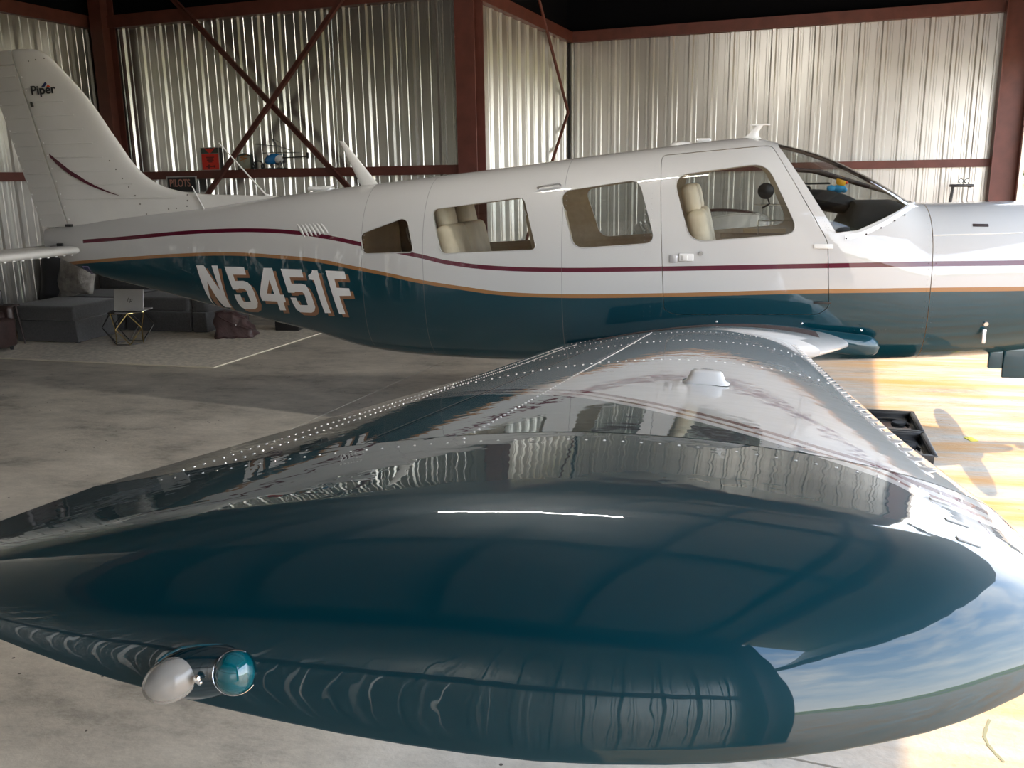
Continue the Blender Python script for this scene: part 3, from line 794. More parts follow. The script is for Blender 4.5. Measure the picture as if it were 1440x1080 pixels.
INC = .03
THK = 1.43
def wing_pt(ay, xi, up):
    """xi 0..1 sqrt-chord parameter"""
    xl = xle(ay); c = xl - xte(ay); x = xl - xi * xi * c
    zc = lez(ay) - (.385 - x) * INC
    h = (fu(xi) if up else -fl_(xi)) * THK
    return x, zc, h
NX = 44
XI = [(.5 - .5 * math.cos(math.pi * i / NX)) for i in range(NX + 1)]
def prof_idx():
    return [(XI[i], True) for i in range(NX, -1, -1)] + [(XI[i], False) for i in range(1, NX + 1)]
PI_ = prof_idx()
YT = 4.87
def wing_rings(sgn):
    ys = [.50, .8, 1.1, 1.28, 1.30, 1.32, 1.36] + list(np.linspace(1.6, YT - .002, 40))
    rs = []
    for ay in ys:
        r_ = []
        for xi, up in PI_:
            if 1.28 < ay < 1.36 and ay != 1.30:
                pass
            x, zc, h = wing_pt(ay, xi, up); r_.append(Vector((x, sgn * ay, zc + h)))
        rs.append(r_)
    return rs
yedge = pchip([(-1.18, 5.16), (-1.16, 5.27), (-1.08, 5.36), (-.95, 5.41), (-.7, 5.46), (-.5, 5.478), (-.2, 5.485), (0, 5.46), (.19, 5.395), (.30, 5.325), (.37, 5.26), (.405, 5.19), (.415, 5.12)])
def tip_pt(xi, up, k, n0=6, n1=34):
    """rows 0..n0 run straight outboard, rows n0..n0+n1 roll over a quarter ellipse to the low outer edge"""
    x, zc, hu = wing_pt(YT, xi, True); hd_ = wing_pt(YT, xi, False)[2]; h = hu if up else hd_
    ye = yedge(x); a = min(.245 * (max(hu, 1e-4) / .134) ** .6, (ye - YT) * .9); y1 = ye - a
    if k <= n0: ay = YT + (y1 - YT) * k / n0; return x, ay, zc + (ay - YT) * .078 + h
    phi = (math.pi / 2) * (k - n0) / n1; sn, cs = math.sin(phi), max(math.cos(phi), 0)
    ay = y1 + a * sn; base = zc + (y1 - YT) * .078; ze = base + hd_ * .85
    z0 = base + h
    sn = (ay - y1) / a; return x, ay, ze + (z0 - ze) * (max(0, 1 - sn ** 2.2) ** (1 / 2.0) if up else cs ** .5)
def tip_rings(sgn):
    rs = []
    for k in range(41):
        r_ = []
        for xi, up in PI_:
            x, ay, z = tip_pt(xi, up, k); r_.append(Vector((x, sgn * (ay + (.002 if k == 0 else 0)), z)))
        rs.append(r_)
    return rs
def wing_bvh():
    a, b_ = loft(wing_rings(-1)); c, d = loft(tip_rings(-1)); n = len(a)
    return BVHTree.FromPolygons(a + c, b_ + [tuple(i + n for i in f) for f in d])
WB = wing_bvh()
def wing_px(px, py):
    h = WB.ray_cast(CAM, ray(px, py).normalized()); return h[0]
def wtop(x, y):
    h = WB.ray_cast(Vector((x, y, 3)), Vector((0, 0, -1))); return (h[0], h[1] if h[1].z > 0 else -h[1]) if h[0] is not None else (None, None)
st_px = [(560, 570), (602, 559), (650, 552), (700, 548.5), (756, 548), (812, 550), (870, 558), (932, 570), (1000, 586), (1067, 604), (1150, 629), (1236, 656), (1290, 680)]
ST = []
for q in st_px:
    h = wing_px(*q)
    if h is not None: ST.append((h.x, -h.y))
ST.sort()
ST2 = [ST[0]]
for p in ST[1:]:
    if p[0] > ST2[-1][0] + .02: ST2.append(p)
ST = ST2
if ST[0][0] > -1.0: ST.insert(0, (-1.1, ST[0][1] - .12))
ST.append((.8, ST[-1][1]))
print('STRIPE', [(round(a, 3), round(b_, 3)) for a, b_ in ST])
def build_wing(t, sp):
    X = sp.outputs[0]; Y = mth(t, 'ABSOLUTE', sp.outputs[1])
    ys = fcurve(t, X, ST, -1.1, .8, 3.5, 5.5)
    d = mth(t, 'SUBTRACT', Y, ys)   # + = outboard
    isr = mth(t, 'LESS_THAN', mth(t, 'ABSOLUTE', d), .016)
    isg = mth(t, 'LESS_THAN', mth(t, 'ABSOLUTE', mth(t, 'SUBTRACT', d, .055)), .009)
    ist = mth(t, 'GREATER_THAN', d, .10)
    c = mixc(t, isr, WHITE, REDC); c = mixc(t, isg, c, (.16, .05, .035, 1)); c = mixc(t, ist, c, TEALC)
    return c, ist
WINGP = paint('wing_paint', build_wing)
for sgn in (-1, 1):
    v_, f_ = loft(wing_rings(sgn))
    if sgn < 0: f_ = [tuple(reversed(f)) for f in f_]
    meshobj('wing', v_, f_, WINGP, AP, True, sharp=50)
    v_, f_ = loft(tip_rings(sgn))
    if sgn < 0: f_ = [tuple(reversed(f)) for f in f_]
    tip = meshobj('wing_tip', v_, f_, WINGP, AP, True, sharp=80)
    if sgn < 0: RTIP = tip
# fix outward normals
for o in [o for o in AP.children if o.name.startswith('wing')]:
    bm = bmesh.new(); bm.from_mesh(o.data); bmesh.ops.recalc_face_normals(bm, faces=bm.faces); bm.to_mesh(o.data); bm.free()
# rivets on the right wing
WRIV = mat('rivet_heads', (.80, .80, .78), .25, metal=.3, coat=1)
mb = MB()
def row(pa, pb, sp_, r_=.0038, h=.002):
    L = math.dist(pa, pb); n = int(L / sp_)
    for k in range(n + 1):
        x = pa[0] + (pb[0] - pa[0]) * k / n; y = pa[1] + (pb[1] - pa[1]) * k / n
        p, nn = wtop(x, y)
        if p is not None: rivet(mb, p, nn, r_, h)
for y in (-.72, -1.6, -2.35, -3.4, -4.93):
    row((-.98, y), (.33, y), .028, *((.0045, .0024) if y > -4 else (.0028, .0012)))
for x in (-.42,):
    row((x, -1.35), (x, -4.9), .030)
for x in (-.99, -.90):
    row((x, -1.0), (x, -4.85), .034, .0042)
o = mb.build('wing_rivets', WRIV, AP, True, sharp=60); o['kind'] = 'stuff'
# sky glints on the leading edge rivet dimples, shaped as bright raised dashes
mb = MB()
for k in range(34):
    y = -1.5 - k * .098
    p, nn = wtop(.318, y)
    if p is not None: mb.ell(p, (.022, .016, .0022), 12, 5)
o = mb.build('leading_edge_rivet_glints', WRIV, AP, True); o['kind'] = 'stuff'
# three small pale slabs on the tip leading edge
for (x, y) in ((1322, 706), (1345, 735), (1362, 762)):
    h = wing_px(x, y)
    if h is not None:
        p, nn = wtop(h.x, h.y); rt = Matrix.Rotation(0, 3, 'Z')
        mb = MB(); xa = (Vector((1, 0, 0)) - nn * nn.x).normalized(); mb.box(p, (.028, .012, .003), bev=.001, rot=Matrix((xa, nn.cross(xa), nn)).transposed()); mb.build('leading_edge_slab', WHITED, RTIP, True)
# flap seam: proud lap edge
def wstrip(pts, w, m, name, th=.002):
    mb = MB()
    P = poly_resample([Vector((a, b_, 0)) for a, b_ in pts], 60); T = []
    for i, p in enumerate(P):
        d = (P[min(i + 1, 59)] - P[max(i - 1, 0)]).normalized(); s = Vector((-d.y, d.x, 0)) * w / 2
        row_ = []
        for q in (p - s, p + s):
            h, nn = wtop(q.x, q.y); row_.append(h + nn * th)
        T.append(row_)
    vs = [q for r_ in T for q in r_]; fs = [(2 * i, 2 * i + 1, 2 * i + 3, 2 * i + 2) for i in range(59)]
    return meshobj(name, vs, fs, m, AP, True)
s0, s1 = wing_px(934, 464), wing_px(822, 528)
print('seam', s0, s1)
wstrip([(-.44, -.68), (-.44, -3.3)], .010, WRIV, 'wing_lap_seam')
wstrip([(-.62, -.72), (-.62, -3.3), ], .004, DARKST, 'flap_gap')
wstrip([(-1.0, -3.3), (-.44, -3.3)], .006, DARKST, 'flap_gap')
wstrip([(-.62, -3.34), (-.62, -4.85)], .004, DARKST, 'aileron_gap')
# wing walk near the root
WALK = mat('brown_grip_paint', (.055, .035, .032), .75, bump=(300, .5))
vs = []; fs = []
for i in range(31):
    x = -.80 + 1.30 * i / 30
    for y in (-.66, -.80, -.95):
        p, nn = wtop(x, y); vs.append(p + nn * .002)
for i in range(30):
    for j in range(2): a = i * 3 + j; fs.append((a, a + 3, a + 4, a + 1))
meshobj('wing_walk', vs, fs, WALK, AP, True)
# root fairing with bulbous nose
rings_ = []
for i in range(40):
    tt = i / 39; x = .88 - 1.55 * tt ** 1.25
    rad = .078 * (math.sqrt(max(0, 1 - (1 - min(1, (.88 - x) / .09)) ** 2))) * (1 if x > -.1 else max(.05, 1 + (x + .1) * 1.5)) + .001
    zc = .735 + .04 * min(1, (.88 - x) / .4) - .035 * max(0, -x)
    rings_.append([Vector((x, -.60 + (-.6 * rad * math.cos(a)), zc + rad * .85 * math.sin(a))) for a in [2 * math.pi * k / 24 for k in range(24)]])
for sgn in (-1, 1):
    v_, f_ = loft([[Vector((p.x, p.y * -sgn, p.z)) for p in r_] for r_ in rings_], cap=(True, True))
    o = meshobj('root_fairing', v_, f_, FUSP, AP, True, sharp=60)
    bm = bmesh.new(); bm.from_mesh(o.data); bmesh.ops.recalc_face_normals(bm, faces=bm.faces); bm.to_mesh(o.data); bm.free()
for q in ((1127, 453.5), (1210, 463), (1008, 451)):
    p = skin_px(*q); p.y = min(p.y, -.60) - .012; mb = MB(); mb.ell(p, (.008, .006, .008), 10, 6); mb.build('fairing_screw', CHROME, AP, True)
# fuel cap cover on the wing
cc = wing_px(993, 538); p, nn = wtop(cc.x, cc.y)
mb = MB(); a_ = nn.orthogonal().normalized(); xa = Vector((1, 0, 0)); xa = (xa - nn * xa.dot(nn)).normalized(); ya = nn.cross(xa)
rs = []
for (wx, wy, hz) in ((.058, .055, 0), (.058, .055, .003), (.047, .044, .008), (.040, .036, .026), (.034, .030, .031), (.02, .02, .033), (.001, .001, .033)):
    r_ = []
    for k in range(32):
        a = 2 * math.pi * k / 32; c, s = math.cos(a), math.sin(a)
        r_.append(p + xa * wx * math.copysign(abs(c) ** .5, c) + ya * wy * math.copysign(abs(s) ** .5, s) + nn * hz)
    rs.append(r_)
v_, f_ = loft(rs); mb.add(v_, f_); mb.build('fuel_cap_cover', WHITEP, AP, True, sharp=70)

# position light on the tip
wc = bpy.data.materials.new('clear_lens'); wc.use_nodes = True; b = wc.node_tree.nodes['Principled BSDF']
b.inputs['Base Color'].default_value = (1, .96, .89, 1); b.inputs['Transmission Weight'].default_value = .72; b.inputs['Roughness'].default_value = .03; b.inputs['IOR'].default_value = 1.3; b.inputs['Coat Weight'].default_value = .5
tl = bpy.data.materials.new('teal_lens'); tl.use_nodes = True; b = tl.node_tree.nodes['Principled BSDF']
b.inputs['Base Color'].default_value = (.0, .20, .26, 1); b.inputs['Transmission Weight'].default_value = .5; b.inputs['Roughness'].default_value = .05; b.inputs['Coat Weight'].default_value = 1
lt = bpy.data.objects.new('position_light', None); lt.empty_display_size = .02; link(lt, AP)
hg = wing_px(322, 940); hm = wing_px(285, 935)
dg_ = (hg - CAM).length
def on_ray(px, py, dist): return CAM + ray(px, py).normalized() * dist
pg = on_ray(331, 946, dg_ - .004); pc = on_ray(241, 956, dg_ + .012); pm = on_ray(290, 944, dg_ + .016)
axis = (pg - pc).normalized()
mb = MB(); rt = axis.to_track_quat('X', 'Z').to_matrix()
mb.ell(pm, (.062, .022, .031), 36, 18, rot=rt); mb.build('light_base', mat('gloss_black_teal', (.003, .02, .028), .12, coat=1), lt, True)
mb = MB(); mb.ell(pg, (.0235, .022, .025), 32, 20, rot=rt); mb.build('teal_lens', tl, lt, True)
mb = MB(); aft = (pc - pg).normalized(); rt2 = (aft + Vector((-.1, -.5, -.35))).normalized().to_track_quat('Z', 'Y').to_matrix()
mb.ell(pc, (.0235, .0235, .031), 32, 20, rot=rt2); mb.build('clear_lens', wc, lt, True)
mb = MB(); mb.ell(pc + rt2 @ Vector((0, 0, -.004)), (.010, .010, .014), 14, 10, rot=rt2); mb.build('bulb', mat('frosted_bulb', (.85, .82, .76), .3), lt, True)
# bright rim of the green lens and hood lip
mb = MB(); cdir = (CAM - pg).normalized(); a_ = cdir.orthogonal().normalized(); b_ = cdir.cross(a_)
P = [pg + cdir * .008 + (a_ * math.cos(2 * math.pi * k / 40) + b_ * math.sin(2 * math.pi * k / 40)) * .0235 for k in range(41)]
mb.path(P, .0006, 6); mb.build('lens_rim', CHROME, lt, True)
mb = MB()
P = [on_ray(x, y, dg_ - .001 + .0001 * abs(x - 290)) for x, y in ((222, 930), (235, 920), (255, 911), (280, 907), (305, 906), (330, 909), (348, 918), (358, 930))]
mb.path(P, .0014, 6); mb.build('hood_lip', mat('hood_teal', (.004, .05, .07), .15, coat=1), lt, True)
mb = MB(); mb.ell(on_ray(277, 955, dg_ - .012), (.004, .004, .005), 8, 6); mb.ell(on_ray(281, 960, dg_ - .012), (.003, .003, .003), 8, 6); mb.build('screw', CHROME, lt, True)

# ---- tail surfaces
finle = pchip([(1.40, -2.75), (1.60, -2.95), (1.655, -3.25), (1.668, -3.453), (1.680, -3.906), (1.714, -4.213), (1.759, -4.365), (1.854, -4.512), (2.127, -4.72), (2.416, -4.918), (2.723, -5.205), (2.765, -5.25), (2.79, -5.30), (2.806, -5.36), (2.812, -5.45)])
hinge = lambda z: -5.222 - (z - 1.456) * .2447
rte = lambda z: -5.498 - (z - 1.434) * .258
def fin_sec(z, xa, xb, whole):
    """section between xa (front) and xb (rear)"""
    n = 26; L, Rr = [], []
    le, te = finle(z), rte(z)
    for i in range(n + 1):
        q = i / n; q = q * q if whole == 'fin' else q
        x = xa + (xb - xa) * q
        d = max(le - x, 0); e_ = max(x - te, 0)
        th = .046 * math.sqrt(1 - math.exp(-d / .10)) * min(1, .12 + e_ / .42)
        if z > 2.74: th *= math.sqrt(max(.04, 1 - ((z - 2.74) / .075) ** 2))
        L.append(Vector((x, -th, z))); Rr.append(Vector((x, th, z)))
    return L + Rr[::-1]
zs = [1.42, 1.5, 1.58, 1.62, 1.64, 1.655, 1.665, 1.672, 1.68, 1.69, 1.70, 1.714, 1.73, 1.745, 1.76, 1.78, 1.81, 1.85] + list(np.linspace(1.9, 2.70, 24)) + [2.73, 2.75, 2.765, 2.78, 2.79, 2.80, 2.808, 2.812]
v_, f_ = loft([fin_sec(z, finle(z), hinge(z) + .006, 'fin') for z in zs], cap=(True, True)); meshobj('fin', v_, f_, WHITED, AP, True, sharp=45)
zs = list(np.linspace(1.44, 2.69, 22))
v_, f_ = loft([fin_sec(z, hinge(z) - .008, rte(z), 'rud') for z in zs], cap=(True, True)); rud = meshobj('rudder', v_, f_, WHITED, AP, True, sharp=45)
zs = [2.70, 2.73, 2.75, 2.765, 2.78, 2.79, 2.80, 2.806]
v_, f_ = loft([fin_sec(z, hinge(z) - .008, rte(z) - .02, 'rud') for z in zs], cap=(True, True)); meshobj('rudder_cap', v_, f_, WHITED, AP, True, sharp=45)
FINB = BVHTree.FromPolygons(*[x for x in (lambda a: ([v for v in a[0]], a[1]))(loft([fin_sec(z, finle(z), rte(z), 'x') for z in np.linspace(1.42, 2.8, 60)]))])
def fin_px(px, py):
    h = FINB.ray_cast(CAM, ray(px, py).normalized()); return h[0] if h[0] is not None else atY(px, py, -.04)
# stiffening beads (real raised ribs) on rudder and fin
def finx(x, z):
    h = FINB.ray_cast(Vector((x, -2, z)), Vector((0, 1, 0))); return h[0] if h[0] is not None else Vector((x, -.04, z))
for k in range(11):
    z = 1.54 + k * .107
    mb = MB(); mb.path([finx(hinge(z) - .03 - (hinge(z) - rte(z) - .06) * j / 4, z) for j in range(5)], .005, 6); mb.build('bead', WHITED, rud, True)
for k in range(9):
    z = 1.66 + k * .107; x1 = finle(z) - (.20 if z > 1.75 else .9)
    if x1 - .03 < hinge(z): continue
    mb = MB(); mb.path([finx(hinge(z) + .03 + (x1 - hinge(z) - .03) * j / 4, z) for j in range(5)], .005, 6); mb.build('fin_bead', WHITED, AP, True)
mb = MB()
for k in range(12):
    z = 1.50 + k * .10; p = finx(hinge(z) + .03, z); mb.ell(p, (.007, .004, .007), 8, 6)
    p = finx(rte(z) + .015, z); mb.ell(p, (.006, .004, .006), 8, 6)
mb.build('fin_rivets', mat('rivet_white', (.9, .9, .88), .3), AP, True)['kind'] = 'stuff'
mb = MB()
for x, y in [(154, 226), (163, 238), (172, 251), (181, 263), (206, 301), (237, 294), (248, 293), (263, 290), (263.5, 282), (263.5, 274), (40, 86), (62, 82), (50, 84), (190, 275), (197, 287)]:
    p = fin_px(x, y); mb.ell(p, (.006, .004, .006), 8, 6)
mb.build('fin_screws', mat('screw_dark', (.12, .11, .10), .5), AP, True)['kind'] = 'stuff'
mb = MB(); p = fin_px(45.5, 147); mb.box(p + Vector((0, -.004, 0)), (.018, .012, .035), rot=Matrix.Rotation(-.25, 3, 'Y')); mb.build('hinge_bracket', BLACK, AP); mb = MB(); p = fin_px(99, 317); mb.box(p, (.05, .06, .02)); mb.build('hinge_bracket', BLACK, AP)
# swoosh on the fin
def finpoly(pxs, m, name, off=.008):
    P = [fin_px(*q) + Vector((0, -off, 0)) for q in pxs]
    n = len(P) // 2; top, bot = P[:n], P[n:][::-1]
    fs = [(i, i + 1, n + i + 1, n + i) for i in range(n - 1)]
    return meshobj(name, top + bot, fs, m, AP, True)
tp = [(70, 216), (80, 224), (90, 232), (100, 240), (110, 246), (122, 254), (134, 260.5), (146, 266), (158, 271), (168, 274.5)]
bt = [(71, 221), (81, 231), (91, 239.5), (101, 247), (111, 252.5), (122, 258.5), (134, 264), (146, 268.5), (158, 272.5), (168, 275)]
finpoly(tp + bt[::-1], mat('maroon_vinyl', (.07, .008, .02), .4), 'swoosh')
# maker's lettering and mark on the fin
def text_obj(txt, size, m, name, parent, mw, shear=0, bold=0, width=1.0, ext=.001):
    c = bpy.data.curves.new('t', 'FONT'); c.body = txt; c.size = size; c.shear = shear; c.offset = bold; c.extrude = ext; c.align_x = 'LEFT'
    o = bpy.data.objects.new('t', c); COL.objects.link(o); dg = bpy.context.evaluated_depsgraph_get(); dg.update()
    me = bpy.data.meshes.new_from_object(o.evaluated_get(dg)); bpy.data.objects.remove(o)
    me.materials.clear(); me.materials.append(m); me.transform(mw @ Matrix.Diagonal((width, 1, 1, 1)))
    return link(bpy.data.objects.new(name, me), parent)
def frame(origin, xdir, updir):
    x = Vector(xdir).normalized(); y = Vector(updir); y = (y - x * y.dot(x)).normalized(); z = x.cross(y)
    m = Matrix((x, y, z)).transposed().to_4x4(); m.translation = origin; return m
pA, pB = fin_px(45, 133.5) + Vector((0, -.009, 0)), fin_px(79.5, 130.5) + Vector((0, -.009, 0))
text_obj('Piper', .092, mat('black_vinyl', (.01, .01, .012), .4), 'fin_lettering', AP, frame(pA, pB - pA, (0, 0, 1)), bold=.0022, width=(pB - pA).length / .193)
def tri(pxs, m, name):
    P = [fin_px(*q) + Vector((0, -.009, 0)) for q in pxs]; meshobj(name, P, [tuple(range(len(P)))], m, AP)
tri([(58.8, 122.5), (64.5, 115), (66.8, 117.5), (63.5, 122.8)], NAVY, 'fin_mark')
tri([(66, 122.5), (68.5, 118.8), (72.5, 122.3)], ORANGE, 'fin_mark')

# stabilator (one piece through the tail cone)
SLE, SCH, SZ = -5.03, .78, 1.262
def stab_ring(y, le, ch, z, k=1.0):
    n = 20; top = []; bot = []
    for i in range(n + 1):
        q = (i / n) ** 2; x = le - q * ch
        th = .040 * k * math.sqrt(max(0, 1 - math.exp(-q * ch / .045))) * (1 - q) ** .8 + .001
        top.append(Vector((x, y, z + th))); bot.append(Vector((x, y, z - th)))
    return top[::-1] + bot[1:]
for s in (-1, 1):
    rs = []
    for y, le, ch, k in ((.13, SLE - .10, SCH - .12, .3), (.135, SLE - .05, SCH - .06, .75), (.15, SLE - .015, SCH - .02, .95), (.18, SLE, SCH, 1), (.6, SLE - .01, SCH, 1), (1.2, SLE - .02, SCH, 1), (1.8, SLE - .03, SCH, 1), (1.92, SLE - .06, SCH - .04, .9), (1.97, SLE - .12, SCH - .1, .55), (1.985, SLE - .2, SCH - .2, .1)):
        rs.append(stab_ring(s * y, le, ch, SZ, k))
    v_, f_ = loft(rs, closed=True, cap=(True, True)); o = meshobj('stabilator', v_, f_, WHITED, AP, True, sharp=60)
    bm = bmesh.new(); bm.from_mesh(o.data); bmesh.ops.recalc_face_normals(bm, faces=bm.faces); bm.to_mesh(o.data); bm.free()
mb = MB()
for k in range(22):
    mb.ell((SLE - .035, -.22 - k * .085, SZ - .030), (.010, .012, .006), 8, 6)
mb.build('stabilator_rivets', mat('rivet_bright', (.9, .9, .9), .25), AP, True)['kind'] = 'stuff'
p = skin_px(82, 347); mb = MB(); mb.box(p + Vector((0, .0, -.01)), (.14, .03, .03), bev=.006); mb.box(p + Vector((.03, -.01, .015)), (.06, .02, .03), bev=.006); mb.build('trim_linkage', BLACK, AP)

# antennas
mb = MB(); b0_, b1_ = atY(512, 262, 0), atY(477, 198, 0); f0_, f1_ = atY(538, 259, 0), atY(484, 199, 0)
rs = []
for k in range(9):
    q = k / 8; a, b_ = b0_.lerp(b1_, q), f0_.lerp(f1_, q); w = .012 * (1 - .5 * q)
    a.z -= .05 * (1 - q); b_.z -= .04 * (1 - q); a.x, b_.x = a.x, b_.x
    c = (a + b_) / 2; r_ = []
    for i in range(12):
        an = 2 * math.pi * i / 12; r_.append(c + (b_ - a) / 2 * math.cos(an) + Vector((0, w * math.sin(an), 0)))
    rs.append(r_)
v_, f_ = loft(rs, cap=(True, True)); meshobj('blade_antenna', v_, f_, WHITED, AP, True, sharp=60)
mb = MB(); mb.tube(atY(308, 201, 0), atY(376, 276, 0), .0045, .007, 8); mb.ell(atY(376, 275, 0), (.02, .012, .012), 10, 6); mb.build('whip_antenna', WHITEP, AP, True)
pq = skin_px(287, 294); mb = MB(); mb.tube(atY(270, 262, pq.y), pq, .004, .006, 8); mb.tube(pq, pq + Vector((0, 0, -.02)), .010, .012, 8); mb.build('whip_antenna', WHITEP, AP, True)
def dome(x, l, w, h, name):
    mb = MB(); zt = ztop(x) - .004; mb.box((x, 0, zt + h / 2), (l, w, h), bev=h * .45); mb.build(name, WHITEP, AP, True)
dome(-3.0, .19, .09, .035, 'antenna_puck')
mb = MB(); mb.ell((-.36, 0, ztop(-.36) - .005), (.085, .06, .028), 20, 10); mb.build('antenna_dome', WHITEP, AP, True)
dome(-.22, .10, .05, .028, 'antenna_puck')
rs = []
for q, xf, xb, w in ((0, .16, -.02, .018), (.25, .135, .045, .012), (.5, .13, .075, .009), (.8, .145, .10, .008), (1, .16, .11, .008)):
    z = 1.985 + q * .092; c = Vector(((xf + xb) / 2, 0, z)); h_ = (xf - xb) / 2
    rs.append([c + Vector((h_ * math.cos(2 * math.pi * i / 12), w * math.sin(2 * math.pi * i / 12), 0)) for i in range(12)])
v_, f_ = loft(rs, cap=(True, True)); mb = MB(); mb.add(v_, f_); mb.box((.135, 0, 2.080), (.13, .016, .010), bev=.003); mb.build('shark_fin_antenna', WHITEP, AP, True)

# propeller, spinner, gear (outside the frame but carrying the aircraft and throwing the shadow)
PC = Vector((2.30, 0, 1.13))
rs = []
for k in range(12):
    q = k / 11; r_ = .16 * math.sqrt(max(0, 1 - q * q)) if k < 11 else .002
    rs.append([PC + Vector((-.04 + .34 * q, r_ * math.cos(2 * math.pi * i / 24), r_ * math.sin(2 * math.pi * i / 24))) for i in range(24)])
v_, f_ = loft(rs, cap=(True, True)); meshobj('spinner', v_, f_, WHITEP, AP, True, sharp=60)
for s in (-1, 1):
    rs = []
    for k in range(14):
        q = k / 13; L = .05 + .95 * q; ch = interp([(0, .07), (.15, .10), (.5, .16), (.8, .165), (.93, .135), (1, .05)], q); tw = R(interp([(0, 75), (.3, 60), (1, 48)], q)); th = .018 * (1 - .6 * q)
        r_ = []
        for i in range(12):
            an = 2 * math.pi * i / 12; a = ch * math.cos(an); t_ = th * math.sin(an)
            x = a * math.sin(tw) + t_ * math.cos(tw); z = a * math.cos(tw) - t_ * math.sin(tw)
            r_.append(PC + Vector((x, s * L, z + s * L * -.09)))
        rs.append(r_)
    v_, f_ = loft(rs, cap=(True, True)); meshobj('propeller_blade', v_, f_, DARKST, AP, True, sharp=60)
def gear(x, y, ztp, rw, name):
    g = bpy.data.objects.new(name, None); link(g, AP)
    mb = MB(); c = Vector((x, y, rw)); rs = []
    for k in range(25):
        a = 2 * math.pi * k / 24; rs.append([c + Vector(((rw - .06 + .06 * math.cos(b2)) * math.cos(a), .06 * math.sin(b2) * 1.1, (rw - .06 + .06 * math.cos(b2)) * math.sin(a))) for b2 in [2 * math.pi * i / 12 for i in range(12)]])
    v_, f_ = loft(rs); mb.add(v_, f_); mb.build('tyre', BLACKR, g, True)
    mb = MB(); mb.tube(c - Vector((0, .04, 0)), c + Vector((0, .04, 0)), rw - .09, None, 20); mb.build('wheel_hub', ALU, g, True)
    mb = MB(); mb.tube((x, y + .09, rw), (x, y + .09, ztp), .028, .034, 12); mb.tube((x, y, rw), (x, y + .09, rw), .018); mb.build('strut', WHITED, g, True)
gear(-.35, -1.7, .86, .2, 'main_gear'); gear(-.35, 1.6, .86, .2, 'main_gear'); gear(2.17, -.02, .80, .17, 'nose_gear')

# ---- cabin interior
CF = MB(); CF.quadbox([(-2.1, -.40, .70), (.9, -.42, .70), (.9, .42, .70), (-2.1, .40, .70)], .03, (0, 0, 1)); CF.build('cabin_floor', DLINING, AP)
def seat(x, y, s=1.0):
    g = bpy.data.objects.new('seat', None); g.location = (x, y, .73); link(g, AP)
    mb = MB(); mb.box((.02, 0, .26), (.48, .44, .13), bev=.045); mb.build('seat_cushion', TAN, g, True)
    mb = MB(); mb.box((-.28, 0, .55), (.12, .42, .56), bev=.05, rot=Matrix.Rotation(R(-13), 3, 'Y')); mb.build('seat_back', TAN, g, True)
    mb = MB(); mb.box((-.375, 0, .885), (.10, .26, .20), bev=.045, rot=Matrix.Rotation(R(-13), 3, 'Y')); mb.build('headrest', TAN, g, True)
    mb = MB(); mb.box((0, 0, .1), (.4, .36, .2)); mb.build('seat_base', DLINING, g)
for x, w in ((.10, .29), (-.95, .27), (-1.58, .25)):
    for y in (-w, w): seat(x, y)
    if x < -1.5:
        for g in [g for g in AP.children if g.name.startswith('seat') and abs(g.location.x - x) < .01]: g.location.z = .64
# panel, glareshield, clutter under the windshield
mb = MB(); mb.box((.80, 0, 1.26), (.05, 1.0, .40), bev=.01); mb.build('instrument_panel', BLACK, AP)
rs = []
for k in range(9):
    x = .68 + .38 * k / 8; zt = ztop(x) - .045 - .02 * (1 - k / 8); zt = min(zt, 1.60 + .0 * k) if k else 1.50
    w = .50; rs.append([Vector((x, -w, 1.38)), Vector((x, -w, 1.44)), Vector((x, -w * .8, zt - .04)), Vector((x, -w * .4, zt - .01)), Vector((x, 0, zt - .005)), Vector((x, w * .4, zt - .01)), Vector((x, w * .8, zt - .04)), Vector((x, w, 1.44)), Vector((x, w, 1.38))])
v_, f_ = loft(rs, cap=(True, True)); meshobj('glareshield', v_, f_, BLACKR, AP, True, sharp=50)
mb = MB(); mb.ell((.60, .02, 1.585), (.21, .16, .068), 18, 10, rot=Matrix.Rotation(R(12), 3, 'Y')); mb.ell((.50, .10, 1.59), (.09, .12, .05), 14, 8); mb.box((.45, .1, 1.64), (.07, .12, .09), bev=.02)
mb.box((.52, .1, 1.70), (.16, .12, .012)); mb.build('folded_cover', BLACKR, AP, True)
for s in (-1, 1):
    mb = MB(); mb.tube((.78, s * .27, 1.25), (.62, s * .27, 1.27), .014); mb.path([Vector((.62, s * .27 + a, 1.27 + b_)) for a, b_ in ((-.14, .09), (-.12, -.04), (0, -.02), (.12, -.04), (.14, .09))], .014); mb.build('control_yoke', BLACK, AP, True)
# round fan and clear door-storm frame on the far side
fp = atY(1077, 268.5, .40)
mb = MB(); rx = (CAM - fp).normalized(); mb.tube(fp, fp + rx * .03, .056, .056, 28); mb.tube(fp + rx * .03, fp + rx * .04, .050, .02, 28); mb.path([fp, fp + Vector((.03, .02, -.09)), fp + Vector((-.02, .05, -.12))], .006); mb.build('cabin_fan', BLACK, AP, True)
mb = MB()
P = [atY(x, y, .50) for x, y in ((1060, 288), (1117, 288), (1117, 310), (1066, 310), (1066, 330))]
mb.path(P, .003, 6); mb.build('storm_window_frame', CHROME, AP, True)
mb = MB(); q = atY(1080, 299, .50); mb.box(q, (.11, .004, .13), bev=.001); mb.build('clear_holder', GLASS, AP)
# sill switch plate on far wall below the window
mb = MB(); q = atY(1075, 325, .545); mb.box(q, (.30, .012, .035), bev=.003); mb.build('switch_plate', mat('label_tan', (.60, .42, .22), .5), AP)
mb = MB(); q = atY(1075, 331, .53); mb.box(q, (.62, .02, .035), bev=.003); mb.build('far_armrest', DLINING, AP)

